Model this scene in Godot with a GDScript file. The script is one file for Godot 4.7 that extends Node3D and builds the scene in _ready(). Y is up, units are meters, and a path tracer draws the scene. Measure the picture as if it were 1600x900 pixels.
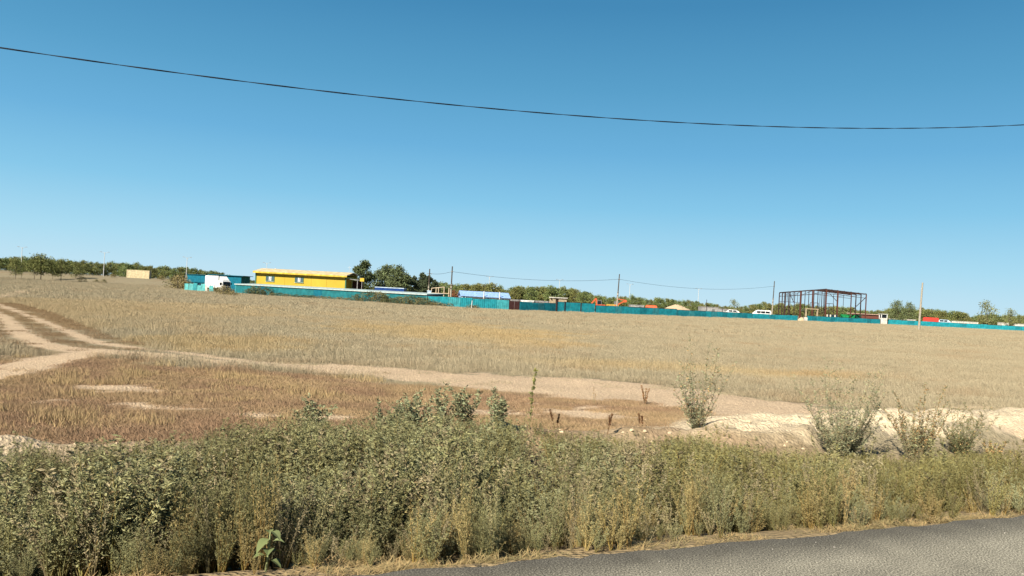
extends Node3D
# ---------------------------------------------------------------- camera geometry
const FOC := 1200.0
const EYE := 2.8
var cam_basis := Basis()
var names := {}
# road frame: ALONG runs with the road, ACROSS points away from the photographer's side
const AX := Vector2(0.927, -0.375)
const NX := Vector2(-0.375, -0.927)
const ROAD_Y := 1.15
const ROAD_EDGE := 4.46

var n_big := FastNoiseLite.new()
var n_mid := FastNoiseLite.new()
var n_fine := FastNoiseLite.new()
var M := {}

class MB:
	var v := PackedVector3Array()
	var n := PackedVector3Array()
	var c := PackedColorArray()
	var col := Color(1, 1, 1)
	func vert(p: Vector3, nn: Vector3) -> void:
		v.append(p); n.append(nn); c.append(col)
	func tri(a: Vector3, b: Vector3, d: Vector3) -> void:
		var nn := (b - a).cross(d - a).normalized()
		vert(a, nn); vert(d, nn); vert(b, nn)
	func quad(a: Vector3, b: Vector3, d: Vector3, e: Vector3) -> void:
		var nn := (b - a).cross(d - a).normalized()
		vert(a, nn); vert(d, nn); vert(b, nn)
		vert(a, nn); vert(e, nn); vert(d, nn)
	func box(ctr: Vector3, size: Vector3, bs := Basis()) -> MB:
		var h := size * 0.5
		var p := []
		for k in 8:
			p.append(ctr + bs * Vector3(h.x * (1 if k & 1 else -1), h.y * (1 if k & 2 else -1), h.z * (1 if k & 4 else -1)))
		quad(p[4], p[5], p[7], p[6]); quad(p[1], p[0], p[2], p[3])
		quad(p[5], p[1], p[3], p[7]); quad(p[0], p[4], p[6], p[2])
		quad(p[6], p[7], p[3], p[2]); quad(p[0], p[1], p[5], p[4])
		return self
	# box with chamfered vertical and horizontal edges on its four long sides
	func soft_box(ctr: Vector3, size: Vector3, r: float) -> MB:
		var h := size * 0.5
		var prof := [Vector2(-h.x + r, -h.y), Vector2(h.x - r, -h.y), Vector2(h.x, -h.y + r), Vector2(h.x, h.y - r), Vector2(h.x - r, h.y), Vector2(-h.x + r, h.y), Vector2(-h.x, h.y - r), Vector2(-h.x, -h.y + r)]
		prism(prof, ctr, h.z)
		return self
	# polygon in xy (counter-clockwise) pushed from -hz to +hz
	func prism(prof: Array, ctr: Vector3, hz: float) -> MB:
		var k := prof.size()
		for i in k:
			var a: Vector2 = prof[i]
			var b: Vector2 = prof[(i + 1) % k]
			quad(ctr + Vector3(a.x, a.y, hz), ctr + Vector3(a.x, a.y, -hz), ctr + Vector3(b.x, b.y, -hz), ctr + Vector3(b.x, b.y, hz))
		var idx := Geometry2D.triangulate_polygon(PackedVector2Array(prof))
		for i in range(0, idx.size(), 3):
			var q := []
			for j in 3: q.append(prof[idx[i + j]])
			var area: float = (q[1] - q[0]).cross(q[2] - q[0])
			if area < 0:
				var s = q[1]; q[1] = q[2]; q[2] = s
			tri(ctr + Vector3(q[0].x, q[0].y, hz), ctr + Vector3(q[1].x, q[1].y, hz), ctr + Vector3(q[2].x, q[2].y, hz))
			tri(ctr + Vector3(q[0].x, q[0].y, -hz), ctr + Vector3(q[2].x, q[2].y, -hz), ctr + Vector3(q[1].x, q[1].y, -hz))
		return self
	func cyl(a: Vector3, b: Vector3, ra: float, rb: float, sides := 8, caps := true) -> MB:
		var d := (b - a).normalized()
		var u := d.cross(Vector3(0.31, 0.2, 0.93)).normalized()
		if absf(d.dot(Vector3(0.31, 0.2, 0.93).normalized())) > 0.97: u = d.cross(Vector3.RIGHT).normalized()
		var w := d.cross(u)
		for i in sides:
			var t0 := TAU * i / sides
			var t1 := TAU * (i + 1) / sides
			var n0 := u * cos(t0) + w * sin(t0)
			var n1 := u * cos(t1) + w * sin(t1)
			vert(a + n0 * ra, n0); vert(b + n1 * rb, n1); vert(a + n1 * ra, n1)
			vert(a + n0 * ra, n0); vert(b + n0 * rb, n0); vert(b + n1 * rb, n1)
			if caps:
				vert(b, d); vert(b + n1 * rb, d); vert(b + n0 * rb, d)
				vert(a, -d); vert(a + n0 * ra, -d); vert(a + n1 * ra, -d)
		return self
	func tube(pts: Array, ra: float, rb: float, sides := 5) -> MB:
		for i in pts.size() - 1:
			var k0 := float(i) / (pts.size() - 1)
			var k1 := float(i + 1) / (pts.size() - 1)
			cyl(pts[i], pts[i + 1], lerpf(ra, rb, k0), lerpf(ra, rb, k1), sides, false)
		return self
	# lens-shaped leaf with a fold along its midrib
	func leaf(p: Vector3, dir: Vector3, side: Vector3, ln: float, wd: float) -> void:
		var m := p + dir * ln * 0.45
		var up := side.cross(dir) * wd * 0.18
		var tip := p + dir * ln
		tri(p, m + side * wd * 0.5 + up, tip)
		tri(p, tip, m - side * wd * 0.5 + up)
	func mesh() -> ArrayMesh:
		var a := []
		a.resize(Mesh.ARRAY_MAX)
		a[Mesh.ARRAY_VERTEX] = v; a[Mesh.ARRAY_NORMAL] = n; a[Mesh.ARRAY_COLOR] = c
		var m := ArrayMesh.new()
		m.add_surface_from_arrays(Mesh.PRIMITIVE_TRIANGLES, a)
		return m

# ---------------------------------------------------------------- naming and tagging
func numbered(called: String) -> String:
	if not names.has(called):
		names[called] = 0
		return called
	names[called] += 1
	return "%s_%03d" % [called, names[called]]

func tag(o: Node, label: String, category: String, group := "") -> Node:
	o.set_meta("label", label); o.set_meta("category", category)
	if group != "": o.set_meta("group", group)
	return o

func thing(called: String, label: String, category: String, at: Vector3, turn := 0.0, group := "") -> Node3D:
	var o := Node3D.new()
	o.name = numbered(called)
	add_child(o)
	o.position = at; o.rotation.y = turn
	tag(o, label, category, group)
	return o

func part(parent: Node, called: String, mb: MB, mat: Material) -> MeshInstance3D:
	return part_mesh(parent, called, mb.mesh(), mat)

func part_mesh(parent: Node, called: String, me: Mesh, mat: Material) -> MeshInstance3D:
	var o := MeshInstance3D.new()
	o.mesh = me
	o.material_override = mat
	o.name = called
	parent.add_child(o, true)
	return o

func copy(o: Node3D, label := "", at := Vector3.ZERO, turn := 0.0, sc := Vector3.ONE) -> Node3D:
	var r: Node3D = o.duplicate()
	var base := String(o.name)
	var rx := base.rfind("_")
	if rx > 0 and base.substr(rx + 1).is_valid_int(): base = base.substr(0, rx)
	r.name = numbered(base)
	add_child(r)
	r.position = at; r.rotation = Vector3(0, turn, 0); r.scale = sc
	if label != "": r.set_meta("label", label)
	return r

func structure(called: String, me: Mesh, mat: Material) -> MeshInstance3D:
	var o := part_mesh(self, called, me, mat)
	o.set_meta("kind", "structure")
	return o

# ---------------------------------------------------------------- pixels to directions and ground points
func ray(u: float, v: float) -> Vector3:
	return cam_basis * Vector3((u - 800.0) / FOC, (450.0 - v) / FOC, -1.0)

func on_ground(u: float, v: float, h := 0.0) -> Vector3:
	var d := ray(u, v)
	return Vector3(0, EYE, 0) + d * ((h - EYE) / d.y)

# the point of ground at image column u and distance dist in front of the camera
func spot(u: float, dist: float, h := 0.0) -> Vector3:
	var a := ray(u, 400.0)
	var b := ray(u, 500.0)
	var want := (h - EYE) / dist
	return Vector3(0, EYE, 0) + a.lerp(b, (want - a.y) / (b.y - a.y)) * dist

func height_of(u: float, v: float, dist: float) -> float:
	return EYE + ray(u, v).y * dist

func to_camera(p: Vector3) -> float:
	return atan2(-p.x, -p.z)

func horizon(u: float) -> float:
	return 463.0 + (u - 800.0) * 0.0524

# ---------------------------------------------------------------- materials
func lin(r: float, g: float, b: float) -> Color:
	return Color(r, g, b)

func mat(r: float, g: float, b: float, rough := 0.8, metal := 0.0) -> StandardMaterial3D:
	var m := StandardMaterial3D.new()
	m.albedo_color = Color(r, g, b).linear_to_srgb()
	m.roughness = rough; m.metallic = metal
	m.metallic_specular = 0.3
	return m

func noise_texture(seed_: int, freq: float, size: int, lo: float, hi: float, oct := 4, cells := false) -> NoiseTexture2D:
	var f := FastNoiseLite.new()
	f.seed = seed_; f.frequency = freq; f.fractal_octaves = oct
	f.noise_type = FastNoiseLite.TYPE_CELLULAR if cells else FastNoiseLite.TYPE_SIMPLEX_SMOOTH
	var t := NoiseTexture2D.new()
	t.width = size; t.height = size; t.seamless = true; t.noise = f; t.normalize = true
	var g := Gradient.new()
	g.set_color(0, Color(lo, lo, lo)); g.set_color(1, Color(hi, hi, hi))
	t.color_ramp = g
	return t

func weathered(r: float, g: float, b: float, rough: float, tex: Texture2D, sc: float) -> StandardMaterial3D:
	var m := mat(r, g, b, rough)
	m.albedo_texture = tex
	m.uv1_triplanar = true
	m.uv1_world_triplanar = true
	m.uv1_scale = Vector3(sc, sc, sc)
	return m

func leafy(back := 0.25) -> StandardMaterial3D:
	var m := mat(1, 1, 1, 0.75)
	m.vertex_color_use_as_albedo = true
	m.cull_mode = BaseMaterial3D.CULL_DISABLED
	m.backlight_enabled = true
	m.backlight = Color(back, back, back * 0.6)
	m.metallic_specular = 0.25
	return m

func make_materials() -> void:
	var dirt := noise_texture(5, 0.012, 512, 0.72, 1.0, 5)
	M.leaf = leafy(0.14)
	M.crown = leafy(0.2)
	M.straw = leafy(0.2)
	M.stem = mat(1, 1, 1, 0.9); M.stem.vertex_color_use_as_albedo = true
	M.bark = mat(0.09, 0.07, 0.05, 0.95)
	M.ground = mat(1, 1, 1, 0.97)
	M.ground.vertex_color_use_as_albedo = true
	M.ground.albedo_texture = noise_texture(31, 0.03, 1024, 0.72, 1.0, 5)
	M.ground.uv1_triplanar = true; M.ground.uv1_world_triplanar = true
	M.ground.uv1_scale = Vector3(0.23, 0.23, 0.23)
	M.ground.metallic_specular = 0.1
	M.ground.heightmap_enabled = true
	M.ground.heightmap_texture = noise_texture(32, 0.05, 1024, 0.0, 1.0, 5)
	M.ground.heightmap_scale = 5.0
	M.asphalt = mat(0.61, 0.56, 0.425, 0.97)
	M.asphalt.vertex_color_use_as_albedo = true
	M.asphalt.albedo_texture = noise_texture(33, 0.11, 1024, 0.22, 1.0, 3)
	M.asphalt.uv1_triplanar = true; M.asphalt.uv1_world_triplanar = true
	M.asphalt.uv1_scale = Vector3(0.55, 0.55, 0.55)
	M.asphalt.heightmap_enabled = true
	M.asphalt.heightmap_texture = noise_texture(34, 0.2, 1024, 0.0, 1.0, 2)
	M.asphalt.heightmap_scale = 0.4
	M.sand = mat(0.5, 0.385, 0.245, 0.97)
	M.sand.albedo_texture = dirt; M.sand.uv1_triplanar = true
	M.teal = weathered(0.012, 0.225, 0.27, 0.8, dirt, 0.15)
	M.teal_brightened = weathered(0.016, 0.30, 0.355, 0.8, dirt, 0.15)  # the fence teal again, brightened to make up for weak grazing sun
	M.teal_shed = weathered(0.014, 0.15, 0.17, 0.6, dirt, 0.15)
	M.teal_deep = weathered(0.006, 0.125, 0.18, 0.5, dirt, 0.15)
	M.teal_pale = weathered(0.04, 0.27, 0.30, 0.8, dirt, 0.2)
	M.turquoise = weathered(0.11, 0.40, 0.40, 0.6, dirt, 0.2)
	M.teal_box = weathered(0.006, 0.135, 0.20, 0.5, dirt, 0.2)
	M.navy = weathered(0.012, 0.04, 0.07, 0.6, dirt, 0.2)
	M.rail = mat(0.03, 0.02, 0.02, 0.7)
	M.maroon = weathered(0.065, 0.025, 0.022, 0.6, dirt, 0.2)
	M.pale_roof = weathered(0.42, 0.50, 0.48, 0.5, dirt, 0.2)
	M.yellow = weathered(0.42, 0.30, 0.032, 0.5, noise_texture(6, 0.01, 256, 0.9, 1.0, 4), 0.08)
	M.yellow_trim = weathered(0.6, 0.44, 0.05, 0.5, dirt, 0.1)
	M.tan_roof = weathered(0.58, 0.46, 0.27, 0.6, dirt, 0.1)
	M.green_trim = mat(0.04, 0.12, 0.07, 0.5)
	M.glass = mat(0.05, 0.08, 0.10, 0.08); M.glass.metallic_specular = 0.6
	M.dark_glass = mat(0.008, 0.011, 0.014, 0.1)
	M.white = weathered(0.78, 0.78, 0.76, 0.45, dirt, 0.2)
	M.off_white = weathered(0.6, 0.57, 0.5, 0.7, dirt, 0.2)
	M.cream = weathered(0.62, 0.52, 0.32, 0.6, dirt, 0.2)
	M.beige = weathered(0.45, 0.36, 0.24, 0.7, dirt, 0.2)
	M.beige_pipe = mat(0.5, 0.40, 0.28, 0.6)
	M.grey = weathered(0.3, 0.29, 0.28, 0.8, dirt, 0.2)
	M.grey_dark = mat(0.1, 0.1, 0.1, 0.8)
	M.black = mat(0.015, 0.015, 0.015, 0.7)
	M.rubber = mat(0.02, 0.02, 0.02, 0.9)
	M.blue = weathered(0.01, 0.045, 0.19, 0.4, dirt, 0.2)
	M.sky_blue = weathered(0.25, 0.38, 0.58, 0.5, dirt, 0.2)
	M.sky_roof = weathered(0.27, 0.42, 0.68, 0.5, dirt, 0.2)
	M.sky_pale = weathered(0.48, 0.60, 0.70, 0.5, dirt, 0.2)
	M.green_box = weathered(0.015, 0.22, 0.07, 0.45, dirt, 0.2)
	M.green_dark = weathered(0.01, 0.09, 0.05, 0.5, dirt, 0.2)
	M.orange = weathered(0.5, 0.10, 0.035, 0.5, dirt, 0.3)
	M.red = weathered(0.5, 0.045, 0.03, 0.45, dirt, 0.3)
	M.machine_yellow = weathered(0.45, 0.26, 0.05, 0.5, dirt, 0.3)
	M.rust = weathered(0.085, 0.028, 0.018, 0.85, dirt, 0.4)
	M.rust_dark = weathered(0.04, 0.022, 0.02, 0.85, dirt, 0.4)
	M.brick = weathered(0.16, 0.06, 0.045, 0.9, dirt, 0.4)
	M.pink_roof = weathered(0.5, 0.33, 0.26, 0.7, dirt, 0.2)
	M.wood_pole = weathered(0.085, 0.07, 0.055, 0.95, dirt, 0.5)
	M.concrete = weathered(0.36, 0.32, 0.25, 0.95, dirt, 0.6)
	M.lamp_steel = mat(0.42, 0.42, 0.40, 0.6, 0.0)
	M.cable = mat(0.012, 0.013, 0.016, 0.6)
	M.porcelain = mat(0.5, 0.48, 0.45, 0.3)

# ---------------------------------------------------------------- terrain
var tracks := []      # [PackedVector2Array of ground points, half width]
var bare := []        # ellipses of bare sand [centre, radii]

func line_from_pixels(px: Array) -> PackedVector2Array:
	var out := PackedVector2Array()
	for p in px:
		var g := on_ground(p[0], p[1])
		out.append(Vector2(g.x, g.z))
	return out

func make_tracks() -> void:
	# two ruts from the far left, meeting in one sandy track that runs past the spoil bank
	tracks.append([line_from_pixels([[68, 450.5], [52, 453], [30, 457], [10, 462], [-10, 467], [-45, 474]]), [0.7, 0.8, 0.9, 0.9, 0.8, 0.8]])
	tracks.append([line_from_pixels([[-30, 467], [0, 477], [30, 488], [60, 500], [90, 511], [120, 524], [140, 532], [170, 539], [200, 542.5], [260, 549], [340, 558], [400, 564]]), [0.45, 0.42, 0.38, 0.36, 0.36, 0.38, 0.4, 0.4, 0.36, 0.33, 0.3, 0.4]])
	tracks.append([line_from_pixels([[-40, 474], [0, 492], [12, 502], [26, 516], [44, 528], [66, 538], [90, 542.5], [120, 546.5], [170, 550], [240, 555], [300, 561]]), [0.45, 0.42, 0.45, 0.5, 0.55, 0.6, 0.7, 0.75, 0.8, 0.7, 0.6]])
	tracks.append([line_from_pixels([[-60, 584], [0, 576], [50, 568], [100, 558], [150, 551]]), [1.5, 1.25, 0.95, 0.8, 0.7]])
	tracks.append([line_from_pixels([[230, 556], [300, 562], [360, 566], [420, 568], [520, 575], [620, 583], [720, 592], [800, 597], [900, 606], [1000, 613], [1100, 625], [1200, 640], [1300, 652], [1420, 664], [1560, 680]]), [0.6, 0.6, 0.7, 1.0, 1.3, 1.6, 1.9, 2.6, 2.8, 2.7, 2.6, 2.4, 2.0, 1.8, 1.6]])
	# worn lighter strips beyond the bank on the left
	bare.append([on_ground(180, 606), Vector2(1.6, 0.8)])
	bare.append([on_ground(160, 632), Vector2(2.6, 0.35)])
	bare.append([on_ground(440, 648), Vector2(1.4, 0.4)])
	bare.append([on_ground(735, 643), Vector2(1.3, 0.55)])
	bare.append([on_ground(620, 634), Vector2(0.8, 0.3)])
	bare.append([on_ground(870, 640), Vector2(1.9, 0.7)])
	bare.append([on_ground(940, 650), Vector2(0.9, 0.35)])
	bare.append([on_ground(1180, 662), Vector2(1.6, 0.9)])
	bare.append([on_ground(1560, 640), Vector2(2.2, 0.8)])
	bare.append([on_ground(480, 604), Vector2(0.7, 0.25)])

# how sandy the ground is: 1 bare track, 0 grown over
func sandy(x: float, z: float) -> float:
	var p := Vector2(x, z)
	var best := -9.0
	for tr in tracks:
		var pts: PackedVector2Array = tr[0]
		var wd: Array = tr[1]
		for i in pts.size() - 1:
			var a := pts[i]
			var ab := pts[i + 1] - a
			var k := clampf((p - a).dot(ab) / ab.length_squared(), 0.0, 1.0)
			var e: float = lerpf(wd[i], wd[i + 1], k) - p.distance_to(a + ab * k)
			if e > best: best = e
	for b in bare:
		var c: Vector3 = b[0]
		var r: Vector2 = b[1]
		var q := Vector2((x - c.x) / r.x, (z - c.z) / r.y).length()
		if q < 1.7: best = maxf(best, (0.75 - q) * minf(r.x, r.y) + n_mid.get_noise_2d(x * 1.5 + 17.0, z * 3.0) * 0.7 + n_fine.get_noise_2d(x * 1.5, z * 3.0) * 0.35)
	if best < -2.2: return 0.0
	var rough := lerpf(0.34, 1.0, smoothstep(-10.0, -2.0, x))
	best += n_mid.get_noise_2d(x * 1.0, z * 2.2) * 0.75 * rough + n_fine.get_noise_2d(x * 1.6, z * 3.0) * 0.4 * rough
	return smoothstep(-0.16, 0.2, best)

func across(x: float, z: float) -> float:
	return NX.x * x + NX.y * z

func along(x: float, z: float) -> float:
	return AX.x * x + AX.y * z

func bank(s: float, t: float, x: float, z: float) -> float:
	# spoil bank beyond the ditch
	var crest := 12.75 + n_mid.get_noise_2d(t * 0.5, 7.0) * 0.5
	var h := 0.33 + n_mid.get_noise_2d(t * 0.9, 40.0) * 0.16
	if t > 8.0: h += 0.16 * smoothstep(8.0, 12.0, t)
	var wide := 0.75 + 0.55 * smoothstep(7.0, 13.0, t)
	var d := (s - crest) / wide
	var b := h * exp(-d * d)
	# second, lower heap behind on the right
	var d2 := (s - 14.9 - n_mid.get_noise_2d(t * 0.6, 90.0) * 0.6) / 0.7
	b += 0.26 * smoothstep(9.5, 13.5, t) * exp(-d2 * d2)
	return b * (1.0 + n_mid.get_noise_2d(x * 1.7 + 9.0, z * 1.7) * 0.55 + n_fine.get_noise_2d(x * 1.1, z * 1.1) * 0.22)

func ground_y(x: float, z: float) -> float:
	var s := across(x, z)
	var y := 0.0
	if s < ROAD_EDGE:
		y = ROAD_Y - 0.09
		if s > 0.0: y = lerpf(ROAD_Y - 0.09, ROAD_Y - 0.02, smoothstep(ROAD_EDGE - 0.35, ROAD_EDGE - 0.02, s))
		if s < -4.0: y -= smoothstep(-4.0, -9.0, s) * 1.06
	elif s < 5.1:
		y = lerpf(ROAD_Y - 0.02, 0.98, (s - ROAD_EDGE) / 0.68)
	elif s < 8.6:
		y = lerpf(0.98, -0.08, smoothstep(4.6, 8.6, s))
	elif s < 10.6:
		y = -0.08
	else:
		y = lerpf(-0.08, 0.0, smoothstep(10.6, 12.6, s))
	var near := clampf(1.0 - (Vector2(x, z).length() - 30.0) / 20.0, 0.0, 1.0)
	if s > 4.6 and near > 0.0:
		y += n_mid.get_noise_2d(x * 0.5, z * 0.5) * 0.06 * near
		y += n_fine.get_noise_2d(x * 1.2, z * 1.2) * 0.025 * near
		if s < 18.0 and s > 9.0: y += bank(s, along(x, z), x, z)
	# raised roadbank far off on the left
	if z < -230.0 and x < -60.0:
		y += 2.25 * smoothstep(-258.0, -292.0, z + n_mid.get_noise_2d(x * 0.05, 3.0) * 8.0) * smoothstep(-88.0, -118.0, x)
	return y

func bank_sand(x: float, z: float, s: float, t: float) -> float:
	if s < 11.2 or s > 16.4: return 0.0
	var k := smoothstep(11.5, 12.3, s + n_fine.get_noise_2d(x * 2.0, z * 2.0) * 0.5) * (1.0 - smoothstep(13.2, 14.0, s + n_mid.get_noise_2d(x, z) * 0.8))
	k *= clampf(0.95 + n_mid.get_noise_2d(x * 0.9 + 33.0, z * 0.9) * 1.3, 0.0, 1.0)
	k *= 0.25 + 0.75 * smoothstep(8.0, 10.0, t) + 0.5 * (1.0 - smoothstep(-2.4, -0.9, t))
	if t > 8.0: k = maxf(k, smoothstep(8.0, 10.0, t) * smoothstep(11.9, 12.5, s) * (1.0 - smoothstep(14.8, 15.8, s + n_mid.get_noise_2d(x, z) * 1.2)) * clampf(0.9 + n_mid.get_noise_2d(x * 1.2 + 5.0, z * 1.2) * 1.1, 0.0, 1.0))
	var k2 := smoothstep(13.6, 14.4, s + n_mid.get_noise_2d(x * 1.4, z * 1.4)) * (1.0 - smoothstep(15.2, 16.2, s + n_mid.get_noise_2d(x, z) * 0.7)) * smoothstep(8.0, 11.0, t)
	return clampf(maxf(k, k2 * 0.9), 0.0, 1.0)

# what grows at a place: tone of the plant cover
func cover(x: float, z: float) -> Color:
	var s := across(x, z)
	var a := n_big.get_noise_2d(x, z * 1.8)
	var b := n_mid.get_noise_2d(x * 0.35, z * 0.7)
	var straw := Color(0.277, 0.234, 0.152)
	var grey := Color(0.256, 0.219, 0.143)
	var brown := Color(0.22, 0.135, 0.068)
	var gold := Color(0.34, 0.245, 0.11)
	var c := straw.lerp(grey, clampf(0.45 + a * 0.9, 0.0, 1.0))
	c = c.lerp(brown, clampf(b * 0.9 - 0.12, 0.0, 0.5))
	# ripe patch in the middle of the field and along the left edge of it
	var g1 := 1.0 - Vector2((x + 3.5) / 10.0, (z + 54.0) / 15.0).length()
	var g2 := 1.0 - Vector2((x + 12.5) / 5.0, (z + 33.0) / 4.5).length()
	var g3 := 1.0 - Vector2((x - 7.0) / 9.0, (z + 33.0) / 3.0).length()
	c = c.lerp(gold, clampf(g1 * 1.3 + b * 0.8, 0.0, 0.6))
	c = c.lerp(gold, clampf(g2 * 1.2 + b * 0.8, 0.0, 0.5))
	c = c.lerp(gold, clampf(g3 * 0.8 + b * 0.4, 0.0, 0.4))
	# ochre growth on the inside of the track's bend
	var g4 := 1.0 - Vector2((x + 34.0) / 22.0, (z + 62.0) / 32.0).length()
	c = c.lerp(Color(0.33, 0.25, 0.135), clampf(g4 * 1.2 + a * 0.7 + b * 0.5, 0.0, 0.6))
	# reddish low cover between the bank and the track
	if s < 30.0 and z > -34.0:
		var line := red_limit(x)
		var r := smoothstep(line - 1.0, line + 0.6, z + b * 2.0) * (1.0 - smoothstep(4.0, 7.5, x + b * 2.0))
		var red := Color(0.225, 0.142, 0.085).lerp(Color(0.28, 0.195, 0.105), clampf(0.32 + a * 1.1 + n_mid.get_noise_2d(x * 0.8 + 60.0, z * 1.6) * 1.2, 0.0, 1.0))
		c = c.lerp(red, r * 0.9)
	return c

func red_limit(x: float) -> float:
	# z of the near edge of the sandy track
	return lerpf(-24.6, -22.5, smoothstep(-14.0, 6.0, x))

func grid_lines(stops: Array) -> PackedFloat32Array:
	# stops: [[from, step], [from, step] ...] in rising order, steps blended between stops
	var out := PackedFloat32Array()
	var x: float = stops[0][0]
	var i := 0
	while x < stops[-1][0]:
		out.append(x)
		while i < stops.size() - 2 and x >= stops[i + 1][0]: i += 1
		var k: float = clampf((x - stops[i][0]) / (stops[i + 1][0] - stops[i][0]), 0.0, 1.0)
		x += lerpf(stops[i][1], stops[i + 1][1], k)
	out.append(stops[-1][0])
	return out

func make_ground() -> void:
	var xs := grid_lines([[-4000, 500], [-700, 60], [-250, 8], [-90, 0.8], [-20, 0.17], [20, 0.17], [60, 0.8], [250, 9], [700, 60], [4000, 500]])
	var zs := grid_lines([[-4500, 500], [-700, 50], [-320, 9], [-130, 1.6], [-70, 0.6], [-34, 0.17], [-3.5, 0.15], [2, 0.4], [30, 6], [300, 60]])
	var nx := xs.size()
	var nz := zs.size()
	var v := PackedVector3Array(); v.resize(nx * nz)
	var c := PackedColorArray(); c.resize(nx * nz)
	var nn := PackedVector3Array(); nn.resize(nx * nz)
	var sand := Color(0.57, 0.43, 0.285)
	var pale := Color(0.58, 0.475, 0.325)
	for j in nz:
		var z := zs[j]
		for i in nx:
			var x := xs[i]
			v[j * nx + i] = Vector3(x, ground_y(x, z), z)
			var s := across(x, z)
			var col := cover(x, z)
			if s < 12.0:
				col = col.lerp(Color(0.30, 0.225, 0.135), smoothstep(12.0, 10.0, s))
				if s < 5.6: col = col.lerp(Color(0.3, 0.225, 0.125), smoothstep(5.6, 4.9, s) * 0.8)
			if z > -140.0 and absf(x) < 100.0 and s > 10.0:
				var w := sandy(x, z)
				if w > 0.0: col = col.lerp(sand * (0.93 + n_mid.get_noise_2d(x * 0.8, z * 1.6) * 0.1), w)
				var bs := bank_sand(x, z, s, along(x, z))
				if bs > 0.0: col = col.lerp(pale, bs)
			c[j * nx + i] = col
	for j in nz:
		for i in nx:
			var dx := v[j * nx + mini(i + 1, nx - 1)] - v[j * nx + maxi(i - 1, 0)]
			var dz := v[mini(j + 1, nz - 1) * nx + i] - v[maxi(j - 1, 0) * nx + i]
			nn[j * nx + i] = dz.cross(dx).normalized()
	var idx := PackedInt32Array(); idx.resize((nx - 1) * (nz - 1) * 6)
	var k := 0
	for j in nz - 1:
		for i in nx - 1:
			var a := j * nx + i
			idx[k] = a; idx[k + 1] = a + 1; idx[k + 2] = a + nx
			idx[k + 3] = a + 1; idx[k + 4] = a + nx + 1; idx[k + 5] = a + nx
			k += 6
	var arr := []
	arr.resize(Mesh.ARRAY_MAX)
	arr[Mesh.ARRAY_VERTEX] = v; arr[Mesh.ARRAY_NORMAL] = nn; arr[Mesh.ARRAY_COLOR] = c; arr[Mesh.ARRAY_INDEX] = idx
	var me := ArrayMesh.new()
	me.add_surface_from_arrays(Mesh.PRIMITIVE_TRIANGLES, arr)
	structure("ground", me, M.ground)
	print("ground ", nx, "x", nz)

func frame_pt(t: float, s: float, y: float) -> Vector3:
	return Vector3(AX.x * t + NX.x * s, y, AX.y * t + NX.y * s)

func make_road() -> void:
	var mb := MB.new()
	var t := -60.0
	var prev := []
	var prevc := []
	while t < 140.0:
		var step := 0.12 if t > -8.0 and t < 22.0 else 2.5
		var e := ROAD_EDGE + n_fine.get_noise_2d(t * 2.5, 11.0) * 0.09 + n_mid.get_noise_2d(t * 0.6, 5.0) * 0.05
		# dust and worn patches lie on the carriageway, the rolled edge is fresh bitumen
		var row := [frame_pt(t, -3.6, ROAD_Y)]
		var rc := [Color(0.9, 0.9, 0.9)]
		for i in 26:
			var ss := e - 3.3 + 0.11 * i
			var g := 0.9 + n_mid.get_noise_2d(t * 1.1, ss * 2.2) * 0.22 + n_fine.get_noise_2d(t * 2.6, ss * 2.6) * 0.2
			row.append(frame_pt(t, ss, ROAD_Y + 0.012 + n_mid.get_noise_2d(t, ss) * 0.004)); rc.append(Color(g, g, g))
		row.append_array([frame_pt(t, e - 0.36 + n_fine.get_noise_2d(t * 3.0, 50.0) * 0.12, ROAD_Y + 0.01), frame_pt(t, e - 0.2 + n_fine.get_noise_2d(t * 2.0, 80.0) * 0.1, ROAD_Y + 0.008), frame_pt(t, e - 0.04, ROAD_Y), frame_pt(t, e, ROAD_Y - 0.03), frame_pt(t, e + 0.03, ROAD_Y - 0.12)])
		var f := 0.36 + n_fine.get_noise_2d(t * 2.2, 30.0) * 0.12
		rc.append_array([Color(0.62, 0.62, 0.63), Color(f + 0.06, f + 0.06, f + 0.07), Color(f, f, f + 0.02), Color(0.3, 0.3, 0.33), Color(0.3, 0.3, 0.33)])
		if not prev.is_empty():
			for i in row.size() - 1:
				var q := [prev[i], row[i], row[i + 1], prev[i + 1]]
				var qc := [prevc[i], rc[i], rc[i + 1], prevc[i + 1]]
				var nv: Vector3 = (q[1] - q[0]).cross(q[2] - q[0]).normalized()
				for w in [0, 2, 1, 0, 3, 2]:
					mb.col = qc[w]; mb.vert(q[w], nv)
		prev = row; prevc = rc
		t += step
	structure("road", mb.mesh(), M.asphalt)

# ---------------------------------------------------------------- plants
func rnd(seed_: int) -> RandomNumberGenerator:
	var r := RandomNumberGenerator.new()
	r.seed = seed_
	return r

func tint(c: Color, r: RandomNumberGenerator, amt: float) -> Color:
	var k := 1.0 + r.randf_range(-amt, amt)
	return Color(c.r * k * (1.0 + r.randf_range(-0.06, 0.1)), c.g * k, c.b * k)

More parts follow.
